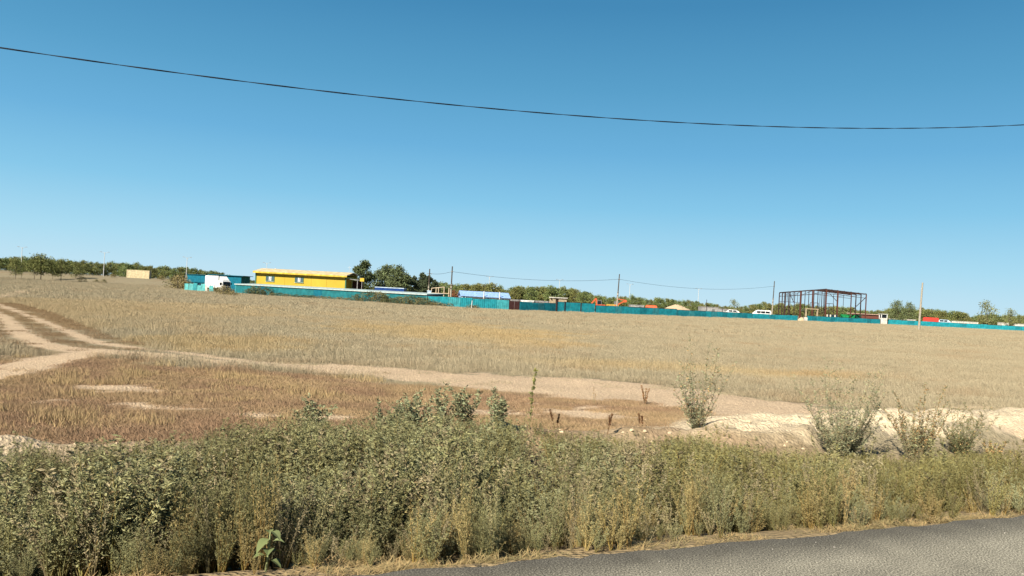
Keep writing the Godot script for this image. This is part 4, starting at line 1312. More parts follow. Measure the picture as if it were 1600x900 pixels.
	low_block("white_wall", "low white wall at the far end behind the ragged trees", "wall", 1583, 1640, 300, 507.0, 0.3, M.off_white)
	low_block("white_hut", "small white hut beside the ragged tree", "hut", 1565, 1576, 285, 504.0, 2.5, M.off_white)
	low_block("grey_shed", "dull grey shed left of the white car", "shed", 1122, 1138, 270, 482.5, 4.0, M.grey)
	# stakes behind the dented fence
	for u in [835, 840, 856.5]:
		var p := spot(u, 186)
		var s := thing("yard_stake", "dark steel stake standing in the yard left of the beige gate hut", "stake", p, 0.0, "dark stakes in the yard")
		part(s, "shaft", MB.new().box(Vector3(0, height_of(u, 469.5, 186) / 2, 0), Vector3(0.12, height_of(u, 469.5, 186), 0.12)), M.rail)
	for u in [1103, 1128, 1151]:
		var p := spot(u, 225)
		var hh := height_of(u, 468.0 if u == 1103 else 479.0, 225)
		var s := thing("thin_mast", "thin dark mast behind the chequered fence", "mast", p, 0.0, "thin masts behind the chequered fence")
		part(s, "shaft", MB.new().cyl(Vector3(0, -0.2, 0), Vector3(0, hh, 0), 0.1, 0.08, 6), M.rail)
	# ---- beige pipe frame with a green panel
	a = spot(673, 168); b = spot(700, 169)
	w = (b - a).length()
	var f0 := height_of(675, 450.5, 168)
	var f1 := height_of(693, 448.5, 168)
	var fb := height_of(690, 458.5, 168)
	o = thing("pipe_frame", "beige pipe frame over a green sheet panel beside the concrete pole", "frame", a, yaw_along(b - a))
	for q in [[0.0, f0], [0.26, f0 + 0.1], [0.4, f0 + 0.2], [0.72, f1]]:
		part(o, "upright", MB.new().box(Vector3(w * q[0], q[1] / 2, 0), Vector3(0.13, q[1], 0.13)), M.beige_pipe)
	part(o, "upright", MB.new().box(Vector3(w, (fb + 1.3) / 2, 0), Vector3(0.13, fb + 1.3, 0.13)), M.beige_pipe)
	part(o, "top_bar", MB.new().cyl(Vector3(0, f0, 0), Vector3(w * 0.72, f1, 0), 0.08, 0.08, 6), M.beige_pipe)
	part(o, "middle_bar", MB.new().cyl(Vector3(0, fb, 0.1), Vector3(w, fb, 0.1), 0.07, 0.07, 6), M.beige_pipe)
	part(o, "green_panel", MB.new().box(Vector3(w * 0.5, (fb - 0.1) / 2, -0.2), Vector3(w * 0.96, fb - 0.1, 0.08)), M.green_dark)
	low_block("pale_cabinet", "small pale blue cabinet at the end of the long shed", "cabinet", 666.5, 672.5, 160, 454.0, 0.8, M.sky_pale)
	# ---- green container, brick building, white booth, sand heap
	container("green_container", "bright green container in front of the steel frame", spot(1329, 258), to_camera(spot(1329, 258)) - 0.75, 6.0, 2.6, 2.9, M.green_box, M.green_dark)
	a = spot(1336, 285); b = spot(1382, 287)
	w = (b - a).length()
	th = height_of(1360, 490.5, 286)
	o = thing("brick_barrack", "low maroon brick barrack with a pinkish roof edge behind the fence", "building", a, yaw_along(b - a))
	part(o, "wall", MB.new().box(Vector3(w / 2, (th - 0.3) / 2, -2.5), Vector3(w, th - 0.3, 5)), M.brick)
	part(o, "roof", MB.new().box(Vector3(w / 2, th - 0.14, -2.4), Vector3(w + 0.4, 0.26, 5.6)), M.pink_roof)
	a = spot(1376.5, 248); b = spot(1386, 248)
	w = (b - a).length()
	th = height_of(1381, 490.8, 248)
	o = thing("white_booth", "narrow white watch booth set into the fence line", "booth", a, yaw_along(b - a))
	part(o, "base", MB.new().box(Vector3(w / 2, th * 0.31, -0.8), Vector3(w, th * 0.62, 1.6)), M.off_white)
	for k in 4:
		part(o, "corner_post", MB.new().box(Vector3(0.08 + (w - 0.16) * (k % 2), th * 0.8, -0.08 - 1.44 * (k / 2)), Vector3(0.16, th * 0.36, 0.16)), M.white)
	part(o, "window", MB.new().box(Vector3(w / 2, th * 0.79, -0.8), Vector3(w - 0.4, th * 0.32, 1.2)), M.dark_glass)
	part(o, "roof", MB.new().box(Vector3(w / 2, th, -0.8), Vector3(w + 0.2, 0.12, 1.9)), M.white)
	for k in 2:
		part(o, "leg", MB.new().box(Vector3(0.15 + (w - 0.3) * k, 0.12, 0.05), Vector3(0.12, 0.24, 0.08)), M.rail)
	# gap rubble: pale block and planks
	a = spot(1258.5, 222)
	o = thing("concrete_block", "pale concrete block at the gap in the fence", "block", a)
	part(o, "block", MB.new().soft_box(Vector3(0, 0.6, 0), Vector3(0.8, 1.2, 0.8), 0.06), M.off_white)
	part(o, "lifting_loop", MB.new().tube([Vector3(-0.15, 1.19, 0), Vector3(-0.1, 1.35, 0), Vector3(0.1, 1.35, 0), Vector3(0.15, 1.19, 0)], 0.03, 0.03, 5), M.rail)
	a = spot(1252, 226)
	o = thing("sandy_mound", "sandy brown mound filling the gap in the fence", "mound", a)
	part(o, "heap", heap(91, 1.7, 1.3, 1.0), M.sand)
	a = spot(1057, 230)
	var hp := thing("sand_heap", "large tan heap of sand behind the patched teal fence", "heap", a)
	part(hp, "heap", heap(90, 8.0, height_of(1054, 474.0, 230), 1.0), M.sand)

func heap(seed_: int, rad: float, h: float, sq: float) -> MB:
	var mb := MB.new()
	var f := FastNoiseLite.new()
	f.seed = seed_; f.frequency = 0.25
	var rows := []
	for i in 13:
		var q := i / 12.0
		var ring := []
		for j in 29:
			var a := TAU * (j % 28) / 28.0
			var y := h * pow(maxf(0.0, 1.0 - q), 1.1) * (1.0 if q > 0.12 else 0.97)
			var p := Vector3(cos(a) * rad * q, y, sin(a) * rad * q * sq)
			p.y += f.get_noise_2d(p.x * 4.0, p.z * 4.0) * h * 0.12 * (1.0 - q) - 0.05
			ring.append(p)
		rows.append(ring)
	for i in 12:
		for j in 28:
			mb.quad(rows[i][j], rows[i][j + 1], rows[i + 1][j + 1], rows[i + 1][j])
	return mb

func low_block(called: String, label: String, cat: String, u0: float, u1: float, dist: float, vtop: float, deep: float, m: Material) -> void:
	var a := spot(u0, dist)
	var b := spot(u1, dist)
	var w := (b - a).length()
	var h := height_of((u0 + u1) / 2, vtop, dist)
	var o := thing(called, label, cat, a, yaw_along(b - a))
	part(o, "wall", MB.new().box(Vector3(w / 2, (h - 0.15) / 2, -deep / 2), Vector3(w, h - 0.15, deep)), m)
	part(o, "coping" if cat == "wall" else "roof", MB.new().box(Vector3(w / 2, h - 0.07, -deep / 2), Vector3(w + 0.15, 0.15, deep + 0.2)), m)
	if cat == "shed" or cat == "hut":
		part(o, "door", MB.new().box(Vector3(w * 0.7, minf(1.0, h * 0.4), 0.03), Vector3(0.9, minf(2.0, h * 0.8), 0.06)), M.grey_dark)

func container(called: String, label: String, p: Vector3, turn: float, l: float, h: float, d: float, m: Material, m2: Material) -> void:
	var o := thing(called, label, "container", p, turn)
	var n := 6
	for k in n:
		var pn := part_mesh(o, "side_panel", sheet, m)
		pn.transform = Transform3D(Basis.from_scale(Vector3(l / n * 0.99, h - 0.3, 1)), Vector3(-l / 2 + l / n * k, 0.15, d / 2))
	part(o, "shell", MB.new().box(Vector3(0, h / 2, -0.02), Vector3(l - 0.04, h - 0.04, d - 0.06)), m2)
	part(o, "roof", MB.new().box(Vector3(0, h - 0.05, 0), Vector3(l + 0.1, 0.14, d + 0.1)), m)
	part(o, "bottom_rail", MB.new().box(Vector3(0, 0.07, d / 2), Vector3(l, 0.14, 0.1)), m)
	for s in [-1, 1]:
		part(o, "door", MB.new().box(Vector3(l / 2 + 0.02, h / 2, s * d * 0.24), Vector3(0.08, h - 0.3, d * 0.46)), m2)
		part(o, "corner_post", MB.new().box(Vector3(s * l / 2, h / 2, d / 2), Vector3(0.16, h - 0.16, 0.16)), m)

# ---------------------------------------------------------------- steel frame under construction
func make_frame() -> void:
	var a := spot(1231, 250.5)
	var b := spot(1351.5, 246.5)
	var w := (b - a).length()
	var o := thing("steel_frame", "rust-brown steel skeleton of an unfinished hall", "building frame", a, yaw_along(b - a))
	var us := [1231.0, 1240.0, 1249.5, 1268.5, 1289.5, 1307.5, 1328.5, 1351.5]
	var hl := height_of(1231.0, 456.3, 250)
	var hc := height_of(1289.5, 452.3, 250)
	var hr := height_of(1351.5, 460.0, 250)
	var fx := []
	var fh := []
	for u in us:
		var f: float = (u - 1231.0) / 120.5
		fx.append(w * f)
		fh.append(lerpf(hl, hc, f / 0.485) if f < 0.485 else lerpf(hc, hr, (f - 0.485) / 0.515))
	var deep := [0.0, -6.0, -12.0, -18.0]
	for row in 4:
		var z: float = deep[row]
		for i in us.size():
			var thick := row == 0 and i >= 2 and i <= 5
			if row in [1, 2] and i not in [0, 3, 4, 7]: continue
			var wd := 0.42 if thick else (0.3 if i in [0, 7] else 0.2)
			part(o, "column", MB.new().box(Vector3(fx[i], fh[i] / 2, z), Vector3(wd, fh[i], wd * 0.8)).box(Vector3(fx[i], 0.1, z), Vector3(wd + 0.25, 0.2, wd + 0.2)), M.rust if row == 0 and i > 1 else M.rust_dark)
		for i in us.size() - 1:
			var p0 := Vector3(fx[i], fh[i], z)
			var p1 := Vector3(fx[i + 1], fh[i + 1], z)
			part(o, "rafter", beam(p0, p1, 0.28), M.rust_dark)
			if row in [0, 3]:
				part(o, "lower_chord", beam(p0 - Vector3(0, 1.3, 0), p1 - Vector3(0, 1.3, 0), 0.13), M.rust_dark)
				part(o, "web", beam(p0 - Vector3(0, 1.3, 0), p1, 0.09), M.rust_dark)
	for i in us.size():
		for row in 3:
			part(o, "purlin", beam(Vector3(fx[i], fh[i] + 0.16, deep[row]), Vector3(fx[i], fh[i] + 0.16, deep[row + 1]), 0.16), M.rust_dark)
	for i in us.size() - 1:
		var xm: float = (fx[i] + fx[i + 1]) / 2
		var hm: float = (fh[i] + fh[i + 1]) / 2
		part(o, "purlin", beam(Vector3(xm, hm + 0.16, 0.0), Vector3(xm, hm + 0.16, -18.0), 0.14), M.rust_dark)
		part(o, "roof_brace", beam(Vector3(fx[i], fh[i] + 0.05, 0.0), Vector3(fx[i + 1], fh[i + 1] + 0.05, -6.0), 0.1), M.rust_dark)
		part(o, "roof_brace", beam(Vector3(fx[i], fh[i] + 0.05, -12.0), Vector3(fx[i + 1], fh[i + 1] + 0.05, -6.0), 0.1), M.rust_dark)
	# girts and door frames
	var ym := hl - 3.0
	part(o, "girt", beam(Vector3(fx[0], ym, -18.2), Vector3(fx[3], ym, -18.2), 0.14), M.rust_dark)
	part(o, "girt", beam(Vector3(fx[4], ym - 2.2, -18.2), Vector3(fx[7], ym - 2.2, -18.2), 0.12), M.rust_dark)
	for x in [fx[3] + 0.6, fx[4] + 1.2]:
		part(o, "opening_frame", beam(Vector3(x, ym, -6.2), Vector3(x + 2.6, ym, -6.2), 0.16), M.rust_dark)
		for q in [0.0, 1.2, 2.6]:
			part(o, "opening_frame", beam(Vector3(x + q, 0, -6.2), Vector3(x + q, ym, -6.2), 0.14), M.rust_dark)
	for q in [0.5, 0.8, 1.6, 2.4]:
		part(o, "mullion", beam(Vector3(lerpf(fx[4], fx[7], q / 3.0), 0, -18.2), Vector3(lerpf(fx[4], fx[7], q / 3.0), hr - 0.1, -18.2), 0.13), M.rust_dark)
	for q in [0.4, 1.1, 1.9, 2.5]:
		part(o, "mullion", beam(Vector3(lerpf(fx[0], fx[3], q / 3.0), ym, -18.2), Vector3(lerpf(fx[0], fx[3], q / 3.0), hl + 0.2, -18.2), 0.13), M.rust_dark)
	part(o, "brace", beam(Vector3(fx[0] + 0.3, hl - 0.6, -0.3), Vector3(fx[1], hl - 3.4, -0.3), 0.16), M.rust_dark)
	part(o, "brace", beam(Vector3(fx[7], hr - 1.0, -0.3), Vector3(fx[6] + 0.5, hr - 5.4, -0.3), 0.18), M.rust_dark)
	part(o, "brace", beam(Vector3(fx[4] + 1.4, hc - 1.6, -0.3), Vector3(fx[5], hc - 3.8, -0.3), 0.16), M.rust_dark)
	# stacked material inside
	var lp := spot(1300, 243)
	var k := thing("plank_stack", "stack of upright pale and dark boards standing inside the steel frame", "boards", lp)
	for i in 7:
		part(k, "board", MB.new().box(Vector3(-1.6 + i * 0.5, 1.15, -0.1 * (i % 2)), Vector3(0.36, 2.3, 0.06)), M.off_white if i in [0, 2, 5] else M.navy)
	part(k, "prop", MB.new().box(Vector3(0, 0.8, -0.35), Vector3(3.4, 0.12, 0.12)), M.rust)
	lp = spot(1260, 243)
	k = thing("work_table", "long yellowish trestle of timber inside the steel frame", "trestle", lp)
	part(k, "top", MB.new().box(Vector3(1.5, height_of(1260, 482.3, 243), 0), Vector3(4.0, 0.2, 1.0)), M.beige)
	for x in [-0.3, 3.3]:
		part(k, "leg", MB.new().box(Vector3(x, height_of(1260, 482.3, 243) / 2, 0), Vector3(0.2, height_of(1260, 482.3, 243) - 0.2, 0.8)), M.beige)

func beam(a: Vector3, b: Vector3, wd: float) -> MB:
	var d := (b - a)
	var x := d.normalized()
	var up := Vector3.UP if absf(x.y) < 0.95 else Vector3.RIGHT
	var z := x.cross(up).normalized()
	return MB.new().box((a + b) / 2, Vector3(d.length(), wd, wd), Basis(x, z.cross(x), z))

# ---------------------------------------------------------------- poles, lamps and wires
var hooks := {}
func make_poles() -> void:
	var list := [[668.5, 172.0, 420.0, 0.0, "timber pole with a small crossarm behind the pale cabinet"], [703.5, 160.0, 416.0, 0.0, "pole on a pale concrete stub in front of the rust-brown shrubs"], [963.0, 186.0, 428.0, 0.03, "leaning pole on a pale concrete stub beside the orange loader"], [1205.5, 236.0, 439.0, 0.03, "pole on a concrete stub left of the steel frame"]]
	for q in list:
		var p := spot(q[0], q[1])
		var h := height_of(q[0], q[2], q[1])
		utility_pole(p, h, q[3], q[4], int(q[0]))
	var p4 := on_ground(1435.5, 516)
	utility_pole(p4, height_of(1440, 441.5, -p4.z), 0.035, "bare pale leaning pole standing in the grass before the far fence", 1437)
	for u in [[703, 963], [963, 1205], [668, 703]]:
		var a: Vector3 = hooks[u[0]]
		var b: Vector3 = hooks[u[1]]
		wire("fence_wire", ["thin wire strung from the concrete-stub pole to the leaning pole by the loader", "thin wire strung from the leaning pole to the pole by the steel frame", "short wire between the two poles at the end of the long shed"][[703, 963, 668].find(u[0])], a, b, (b - a).length() * 0.022, 0.028)
	# street lamps along the far road
	for q in [[32.5, 300, 386], [161.5, 300, 394], [290.5, 308, 402], [415, 330, 410.5], [763, 330, 432], [872.5, 335, 437], [982.5, 345, 444], [1090, 360, 451]]:
		var gy := ground_y(spot(q[0], q[1]).x, -q[1])
		var p := spot(q[0], q[1], gy)
		var h := height_of(q[0], q[2], q[1]) - gy
		var o := thing("street_lamp", "thin grey street lamp with two short arms above the shelter belt", "street lamp", p, 0.3, "street lamps along the far road")
		part(o, "pole", MB.new().cyl(Vector3(0, -0.2, 0), Vector3(0, h, 0), 0.14, 0.08, 8), M.lamp_steel)
		for s in [-1, 1]:
			var arm := part(o, "arm", MB.new().tube([Vector3(0, h - 0.6, 0), Vector3(s * 0.5, h - 0.1, 0), Vector3(s * 1.1, h + 0.1, 0)], 0.05, 0.04, 5), M.lamp_steel)
			part(arm, "lamp_head", MB.new().soft_box(Vector3(s * 1.35, h + 0.1, 0), Vector3(0.7, 0.16, 0.28), 0.05), M.grey)

func utility_pole(p: Vector3, h: float, lean: float, label: String, key: int) -> void:
	var o := thing("utility_pole", label, "pole", p)
	var top := Vector3(sin(lean) * h, h, 0)
	var mid := top * 0.55
	var bare_pole := key == 1437
	part(o, "concrete_stub", MB.new().cyl(top * -0.03, mid, 0.25 if bare_pole else 0.2, 0.21 if bare_pole else 0.17, 8), M.concrete)
	part(o, "shaft", MB.new().cyl(top * 0.42 + Vector3(0, 0, 0.001), top, 0.205 if bare_pole else 0.145, 0.16 if bare_pole else 0.12, 8), M.concrete if bare_pole else M.wood_pole)
	if not bare_pole:
		part(o, "binding", MB.new().cyl(top * 0.44, top * 0.455, 0.215, 0.215, 8), M.rail)
		part(o, "binding", MB.new().cyl(top * 0.52, top * 0.535, 0.205, 0.205, 8), M.rail)
	var hk := top * 0.86
	var arm := part(o, "crossarm", MB.new().box(hk, Vector3(1.1 if key == 668 else 0.4, 0.09, 0.09)), M.wood_pole)
	for s in [-1, 1]:
		part(arm, "insulator", MB.new().cyl(hk + Vector3(s * (0.5 if key == 668 else 0.17), 0.04, 0), hk + Vector3(s * (0.5 if key == 668 else 0.17), 0.2, 0), 0.05, 0.035, 6), M.porcelain)
	hooks[key] = p + hk + Vector3(0, 0.1, 0)

func wire(called: String, label: String, a: Vector3, b: Vector3, sag: float, rad: float) -> void:
	var mb := MB.new()
	var pts := []
	for i in 41:
		var k := i / 40.0
		pts.append(a.lerp(b, k) - Vector3(0, 4.0 * sag * k * (1.0 - k), 0))
	mb.tube(pts, rad, rad, 5)
	var o := part(self, numbered(called), mb, M.cable)
	tag(o, label, "cable")

func make_near_cable() -> void:
	# twisted cable over the ditch, carried by poles outside the picture; sag fitted to three rows of the photograph
	var s0 := 11.0
	var pix := [[0.0, 74.5], [800.0, 172.5], [1600.0, 195.0]]
	var tt := []
	var yy := []
	for q in pix:
		var d := ray(q[0], q[1])
		var k := s0 / (NX.x * d.x + NX.y * d.z)
		tt.append(AX.x * d.x * k + AX.y * d.z * k)
		yy.append(EYE + d.y * k)
	var curve := func(t: float) -> float:
		var l0: float = (t - tt[1]) * (t - tt[2]) / ((tt[0] - tt[1]) * (tt[0] - tt[2]))
		var l1: float = (t - tt[0]) * (t - tt[2]) / ((tt[1] - tt[0]) * (tt[1] - tt[2]))
		var l2: float = (t - tt[0]) * (t - tt[1]) / ((tt[2] - tt[0]) * (tt[2] - tt[1]))
		return yy[0] * l0 + yy[1] * l1 + yy[2] * l2
	var t0 := -24.0
	var t1 := 19.0
	var o := thing("overhead_cable", "black overhead cable sagging across the sky above the ditch", "cable", frame_pt(t0, s0, curve.call(t0)))
	for strand in 2:
		var mb := MB.new()
		var pts := []
		for i in 431:
			var t := lerpf(t0, t1, i / 430.0)
			var ph := t * 4.0 + strand * PI
			pts.append(frame_pt(t, s0, curve.call(t)) - o.position + Vector3(0, cos(ph), sin(ph)) * 0.005)
		mb.tube(pts, 0.0052, 0.0052, 6)
		part(o, "strand", mb, M.cable)
	for k in 2:
		var t: float = [t0, t1][k]
		var p := frame_pt(t, s0, 0)
		p.y = ground_y(p.x, p.z)
		var h: float = curve.call(t) - p.y + 0.35
		var q := thing("roadside_pole", ["roadside timber pole carrying the black cable, behind the photographer's left", "roadside timber pole carrying the black cable, past the right edge of the ditch"][k], "pole", p + Vector3(0, 0, 0))
		part(q, "shaft", MB.new().cyl(Vector3(0, -0.6, 0), Vector3(0, h, 0), 0.16, 0.12, 10), M.wood_pole)
		part(q, "hook", MB.new().tube([Vector3(0, h - 0.25, 0), Vector3(0.1, h - 0.3, 0.05), Vector3(0.02, h - 0.37, 0.02)], 0.015, 0.015, 5), M.rail)

# ---------------------------------------------------------------- vehicles and machines
func wheel(parent: Node, ctr: Vector3, rad: float, wd: float, axis := Vector3.BACK) -> void:
	var t := part(parent, "wheel", MB.new().cyl(ctr - axis * wd / 2, ctr + axis * wd / 2, rad, rad, 16), M.rubber)
	part(t, "rim", MB.new().cyl(ctr - axis * (wd / 2 + 0.01), ctr + axis * (wd / 2 + 0.01), rad * 0.55, rad * 0.5, 12), M.lamp_steel)

func make_vehicles() -> void:
	# white box truck facing the gate of the yard; its own front is +z
	var p := spot(347, 196)
	var t := thing("box_truck", "white box truck parked behind the scrap fence, front towards the field", "truck", p, to_camera(p) + 0.6)
	var hgt := height_of(337, 431.0, 196)
	part(t, "cargo_box", MB.new().soft_box(Vector3(0, (hgt + 0.95) / 2, -2.9), Vector3(2.5, hgt - 0.95, 5.6), 0.07), M.white)
	part(t, "cab", MB.new().prism([Vector2(1.15, 0.6), Vector2(1.15, 1.5), Vector2(0.95, 2.75), Vector2(0.6, 2.95), Vector2(-0.8, 2.95), Vector2(-0.8, 0.6)], Vector3.ZERO, 1.14), M.white).transform = Transform3D(Basis(Vector3.UP, -PI / 2), Vector3(0, 0, 0.7))
	part(t, "roof_fairing", MB.new().prism([Vector2(0.75, 2.98), Vector2(-0.6, hgt - 0.05), Vector2(-0.6, 2.98)], Vector3.ZERO, 1.0), M.white).transform = Transform3D(Basis(Vector3.UP, -PI / 2), Vector3(0, 0, 0.7))
	part(t, "windscreen", MB.new().box(Vector3(0, 2.13, 1.77), Vector3(1.95, 1.05, 0.05), Basis(Vector3.RIGHT, -0.158)), M.dark_glass)
	part(t, "grille", MB.new().box(Vector3(0, 1.2, 1.87), Vector3(1.3, 0.35, 0.05)), M.grey_dark)
	part(t, "bumper", MB.new().soft_box(Vector3(0, 0.62, 1.85), Vector3(2.3, 0.42, 0.25), 0.06), M.grey)
	for s in [-1, 1]:
		part(t, "headlight", MB.new().box(Vector3(s * 0.9, 1.12, 1.87), Vector3(0.34, 0.24, 0.06)), M.glass)
		part(t, "side_window", MB.new().box(Vector3(s * 1.145, 2.1, 0.9), Vector3(0.03, 0.75, 0.9)), M.dark_glass)
		var mir := part(t, "mirror", MB.new().soft_box(Vector3(s * 1.42, 2.2, 1.6), Vector3(0.22, 0.5, 0.12), 0.03), M.black)
		part(mir, "mirror_arm", MB.new().box(Vector3(s * 1.24, 2.4, 1.58), Vector3(0.2, 0.05, 0.05)), M.black)
		for z in [0.9, -3.9]:
			wheel(t, Vector3(s * 0.98, 0.46, z), 0.46, 0.28, Vector3.RIGHT)
	part(t, "chassis", MB.new().box(Vector3(0, 0.75, -2.4), Vector3(0.9, 0.3, 6.8)), M.black)
	# white minibus and cars behind the fence, side on
	var vanp := [Vector2(-2.3, 0.4), Vector2(2.25, 0.4), Vector2(2.35, 0.9), Vector2(2.2, 1.2), Vector2(1.3, 1.95), Vector2(0.9, 2.1), Vector2(-2.15, 2.1), Vector2(-2.35, 1.8)]
	var carp := [Vector2(-2.1, 0.35), Vector2(2.1, 0.35), Vector2(2.15, 0.75), Vector2(1.1, 0.95), Vector2(0.45, 1.42), Vector2(-1.0, 1.45), Vector2(-1.6, 1.0), Vector2(-2.15, 0.95)]
	car("minibus", "white minibus parked behind the plain teal fence", "minibus", 1189, 238, PI, vanp, 0.92, 484.2, [[-1.55, 1.0], [-0.45, 1.0], [0.6, 0.9]], 1.58, 0.5, M.white)
	car("car", "white car roof showing left of the minibus, under the pale sparse tree", "car", 1147, 238, 0.0, carp, 0.85, 483.5, [[-0.7, 0.7], [0.05, 0.6]], 1.18, 0.32, M.white)
	car("car", "pale car behind the far fence, right of the red lorry", "car", 1477, 283, 0.0, carp, 0.85, 499.0, [[-0.7, 0.7], [0.05, 0.6]], 1.18, 0.32, M.sky_pale)
	# red lorry with a tarpaulin cover
	p = spot(1454, 285)
	var lh := height_of(1454, 496.0, 285)
	t = thing("red_lorry", "red covered lorry behind the far fence right of the leaning pole", "lorry", p, to_camera(p))
	part(t, "cover", MB.new().prism([Vector2(-2.6, lh - 1.6), Vector2(2.6, lh - 1.6), Vector2(2.6, lh - 0.3), Vector2(2.3, lh), Vector2(-2.3, lh), Vector2(-2.6, lh - 0.35)], Vector3.ZERO, 1.2), M.red)
	part(t, "bed", MB.new().box(Vector3(0, (lh - 1.6) / 2 + 0.4, 0), Vector3(5.2, lh - 2.4, 2.3)), M.maroon)
	part(t, "cab", MB.new().soft_box(Vector3(3.4, lh * 0.4, 0), Vector3(1.5, lh * 0.62, 2.2), 0.2), M.red)
	part(t, "cab_window", MB.new().box(Vector3(3.5, lh * 0.55, 1.11), Vector3(0.9, 0.6, 0.04)), M.dark_glass)
	for x in [-1.7, 3.3]:
		wheel(t, Vector3(x, 0.5, 0.95), 0.5, 0.3); wheel(t, Vector3(x, 0.5, -0.95), 0.5, 0.3)
	# orange tank on legs behind the fence
	p = spot(1017, 203)
	lh = height_of(1017, 476.6, 203)
	t = thing("orange_tank", "orange rounded tank lying behind the patched teal fence", "tank", p, to_camera(p))
	var tank := MB.new()
	var rings := [[-1.55, 0.25], [-1.45, 0.6], [-1.2, 0.75], [1.2, 0.75], [1.45, 0.6], [1.55, 0.25]]
	for i in rings.size() - 1:
		tank.cyl(Vector3(rings[i][0], lh - 0.75, 0), Vector3(rings[i + 1][0], lh - 0.75, 0), rings[i][1], rings[i + 1][1], 14, i == 0 or i == rings.size() - 2)
	part(t, "vessel", tank, M.orange)
	for x in [-0.9, 0.9]:
		part(t, "leg", MB.new().box(Vector3(x, (lh - 1.3) / 2, 0), Vector3(0.2, lh - 1.3, 1.0)), M.rail)
	# excavator with its orange arm raised, and a yellow loader
	p = spot(934, 200)
	t = thing("excavator", "excavator with a raised orange arm behind the teal fence", "excavator", p, to_camera(p))
	var top := height_of(931, 464.2, 200)
	for s in [-1, 1]:
		part(t, "crawler_track", MB.new().prism([Vector2(-1.5, 0.1), Vector2(1.5, 0.1), Vector2(1.8, 0.4), Vector2(1.5, 0.75), Vector2(-1.5, 0.75), Vector2(-1.8, 0.4)], Vector3(0, 0, s * 1.0), 0.25), M.black)
	part(t, "house", MB.new().soft_box(Vector3(0.6, 1.35, 0), Vector3(2.6, 1.1, 2.3), 0.12), M.orange)
	var cab := part(t, "cab", MB.new().soft_box(Vector3(0.3, 2.2, 0.5), Vector3(1.2, 1.5, 1.0), 0.1), M.grey_dark)
	part(cab, "cab_window", MB.new().box(Vector3(0.3, 2.35, 1.02), Vector3(0.9, 0.9, 0.04)), M.dark_glass)
	part(t, "boom", beam(Vector3(-0.3, 1.6, -0.2), Vector3(-0.6, top - 0.3, -0.2), 0.42), M.orange)
	part(t, "stick", beam(Vector3(-0.6, top - 0.25, -0.2), Vector3(-2.0, 1.7, -0.2), 0.36), M.orange)
	part(t, "bucket", MB.new().prism([Vector2(-2.5, 1.0), Vector2(-1.7, 1.0), Vector2(-1.6, 1.8), Vector2(-2.1, 1.9)], Vector3(0, 0, -0.2), 0.5), M.rail)
	p = spot(966, 198)
	top = height_of(966, 466.3, 198)
	t = thing("loader", "yellow loader with an orange lift arm beside the leaning pole", "loader", p, to_camera(p))
	part(t, "body", MB.new().soft_box(Vector3(-1.6, 1.5, 0), Vector3(3.2, 1.2, 1.8), 0.15), M.machine_yellow)
	part(t, "cab", MB.new().soft_box(Vector3(-0.6, 2.3, 0), Vector3(1.2, 1.3, 1.4), 0.1), M.grey_dark)
	part(t, "lift_arm", beam(Vector3(-0.9, 1.7, 0.8), Vector3(1.6, top - 0.5, 0.8), 0.3), M.orange)
	part(t, "lift_arm", beam(Vector3(-0.6, top - 0.1, 0.7), Vector3(1.7, top - 0.4, 0.7), 0.24), M.orange)
	part(t, "bucket", MB.new().prism([Vector2(1.3, top - 1.0), Vector2(2.1, top - 0.8), Vector2(1.9, top - 0.25), Vector2(1.5, top - 0.3)], Vector3(0, 0, 0.6), 0.8), M.orange)
	for x in [-2.5, 0.2]:
		wheel(t, Vector3(x, 0.65, 0.8), 0.65, 0.4); wheel(t, Vector3(x, 0.65, -0.8), 0.65, 0.4)

func car(called: String, label: String, cat: String, u: float, dist: float, turn: float, prof: Array, half: float, vtop: float, wins: Array, wy: float, wh: float, m: Material) -> void:
	var p := spot(u, dist)
	var t := thing(called, label, cat, p, to_camera(p) + turn)
	var lift := maxf(0.0, height_of(u, vtop, dist) - prof[5].y)
	var k: float = 1.0 + lift / prof[5].y * 0.9
	t.scale = Vector3(k, k, k)
	part(t, "body", MB.new().prism(prof, Vector3.ZERO, half), m)
	for s in [-1, 1]:
		for q in wins:
			part(t, "window", MB.new().box(Vector3(q[0], wy, s * (half + 0.005)), Vector3(q[1], wh, 0.03)), M.dark_glass)
		for x in [-1.35, 1.35]:
			wheel(t, Vector3(x, 0.33, s * (half - 0.1)), 0.33, 0.22)
		part(t, "headlight", MB.new().box(Vector3(prof[2].x - 0.06, 0.72, s * half * 0.7), Vector3(0.1, 0.16, 0.3)), M.glass)
	part(t, "bumper", MB.new().box(Vector3(prof[1].x + 0.04, 0.48, 0), Vector3(0.16, 0.2, half * 1.9)), M.grey_dark)

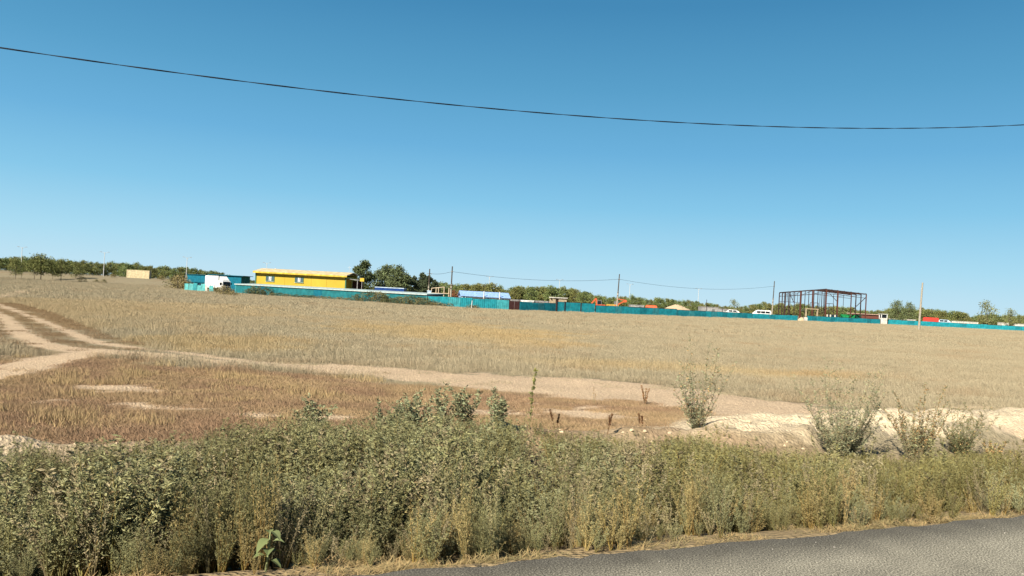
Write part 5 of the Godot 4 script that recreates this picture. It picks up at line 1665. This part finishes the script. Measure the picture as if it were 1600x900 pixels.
# ---------------------------------------------------------------- build
func _ready() -> void:
	var cam := Camera3D.new()
	cam.name = "camera"
	cam.fov = rad_to_deg(2.0 * atan(450.0 / FOC))
	cam.near = 0.1; cam.far = 9000.0
	cam.position = Vector3(0, EYE, 0)
	cam.rotation = Vector3(atan(13.0 / FOC), 0, deg_to_rad(3.0))
	add_child(cam)
	cam.current = true
	cam_basis = cam.basis
	var env := Environment.new()
	env.background_mode = Environment.BG_SKY
	# clear autumn sky: one tone for each height above the horizon, the same all round
	var tones := [[-90.0, 0.30, 0.24, 0.16], [-0.5, 0.50, 0.70, 0.80], [0.0, 0.55, 0.78, 0.90], [1.1, 0.515, 0.761, 0.896], [3.0, 0.413, 0.716, 0.887], [6.8, 0.246, 0.578, 0.823], [10.8, 0.153, 0.445, 0.723], [15.3, 0.102, 0.352, 0.597], [20.9, 0.060, 0.254, 0.479], [30.0, 0.042, 0.195, 0.40], [50.0, 0.030, 0.15, 0.34], [90.0, 0.024, 0.13, 0.31]]
	var img := Image.create(64, 1024, false, Image.FORMAT_RGBF)
	for row in 1024:
		var deg := 90.0 - (row + 0.5) / 1024.0 * 180.0
		var c := Color()
		for i in tones.size() - 1:
			if deg >= tones[i][0] and deg <= tones[i + 1][0]:
				var k: float = (deg - tones[i][0]) / (tones[i + 1][0] - tones[i][0])
				c = Color(tones[i][1], tones[i][2], tones[i][3]).lerp(Color(tones[i + 1][1], tones[i + 1][2], tones[i + 1][3]), k)
		for x in 64: img.set_pixel(x, row, Color(c.r / 2.45, c.g / 2.45, c.b / 2.45))
	var sm := PanoramaSkyMaterial.new()
	sm.panorama = ImageTexture.create_from_image(img)
	var sky := Sky.new()
	sky.sky_material = sm
	env.sky = sky
	env.tonemap_mode = Environment.TONE_MAPPER_LINEAR
	env.tonemap_exposure = 2.45
	env.sdfgi_enabled = true; env.ssao_enabled = true; env.ssil_enabled = true
	var we := WorldEnvironment.new()
	we.name = "environment"
	we.environment = env
	add_child(we)
	var sun := DirectionalLight3D.new()
	sun.name = "sun"
	sun.light_energy = 1.6
	sun.light_color = Color(1.0, 0.96, 0.895)
	sun.light_angular_distance = 0.5
	sun.shadow_enabled = true
	var az := deg_to_rad(146.0)
	var el := deg_to_rad(37.5)
	var to_sun := Vector3(-sin(az) * cos(el), sin(el), -cos(az) * cos(el))
	sun.look_at_from_position(to_sun * 50.0, Vector3.ZERO)
	add_child(sun)

	n_big.seed = 1; n_big.frequency = 0.045; n_big.fractal_octaves = 3
	n_mid.seed = 2; n_mid.frequency = 0.35; n_mid.fractal_octaves = 3
	n_fine.seed = 3; n_fine.frequency = 1.1; n_fine.fractal_octaves = 3
	make_materials()
	M.soil = mat(1, 1, 1, 0.97); M.soil.vertex_color_use_as_albedo = true
	make_tracks()
	for q in [[367, 186], [666, 154], [700, 152], [795, 152.5], [868, 163], [929, 170], [1057, 189], [1175, 209], [1246, 219], [1375, 248], [1500, 257], [1690, 264]]:
		var g := spot(q[0], q[1])
		fence_line.append(Vector2(g.x, g.z))
	sheet = sheet_mesh()
	make_ground()
	make_road()
	make_buildings()
	make_frame()
	make_fences()
	make_poles()
	make_near_cable()
	make_vehicles()
	make_trees()
	make_lone_plants()
	make_field()
	make_ditch_weeds()
	make_stones()
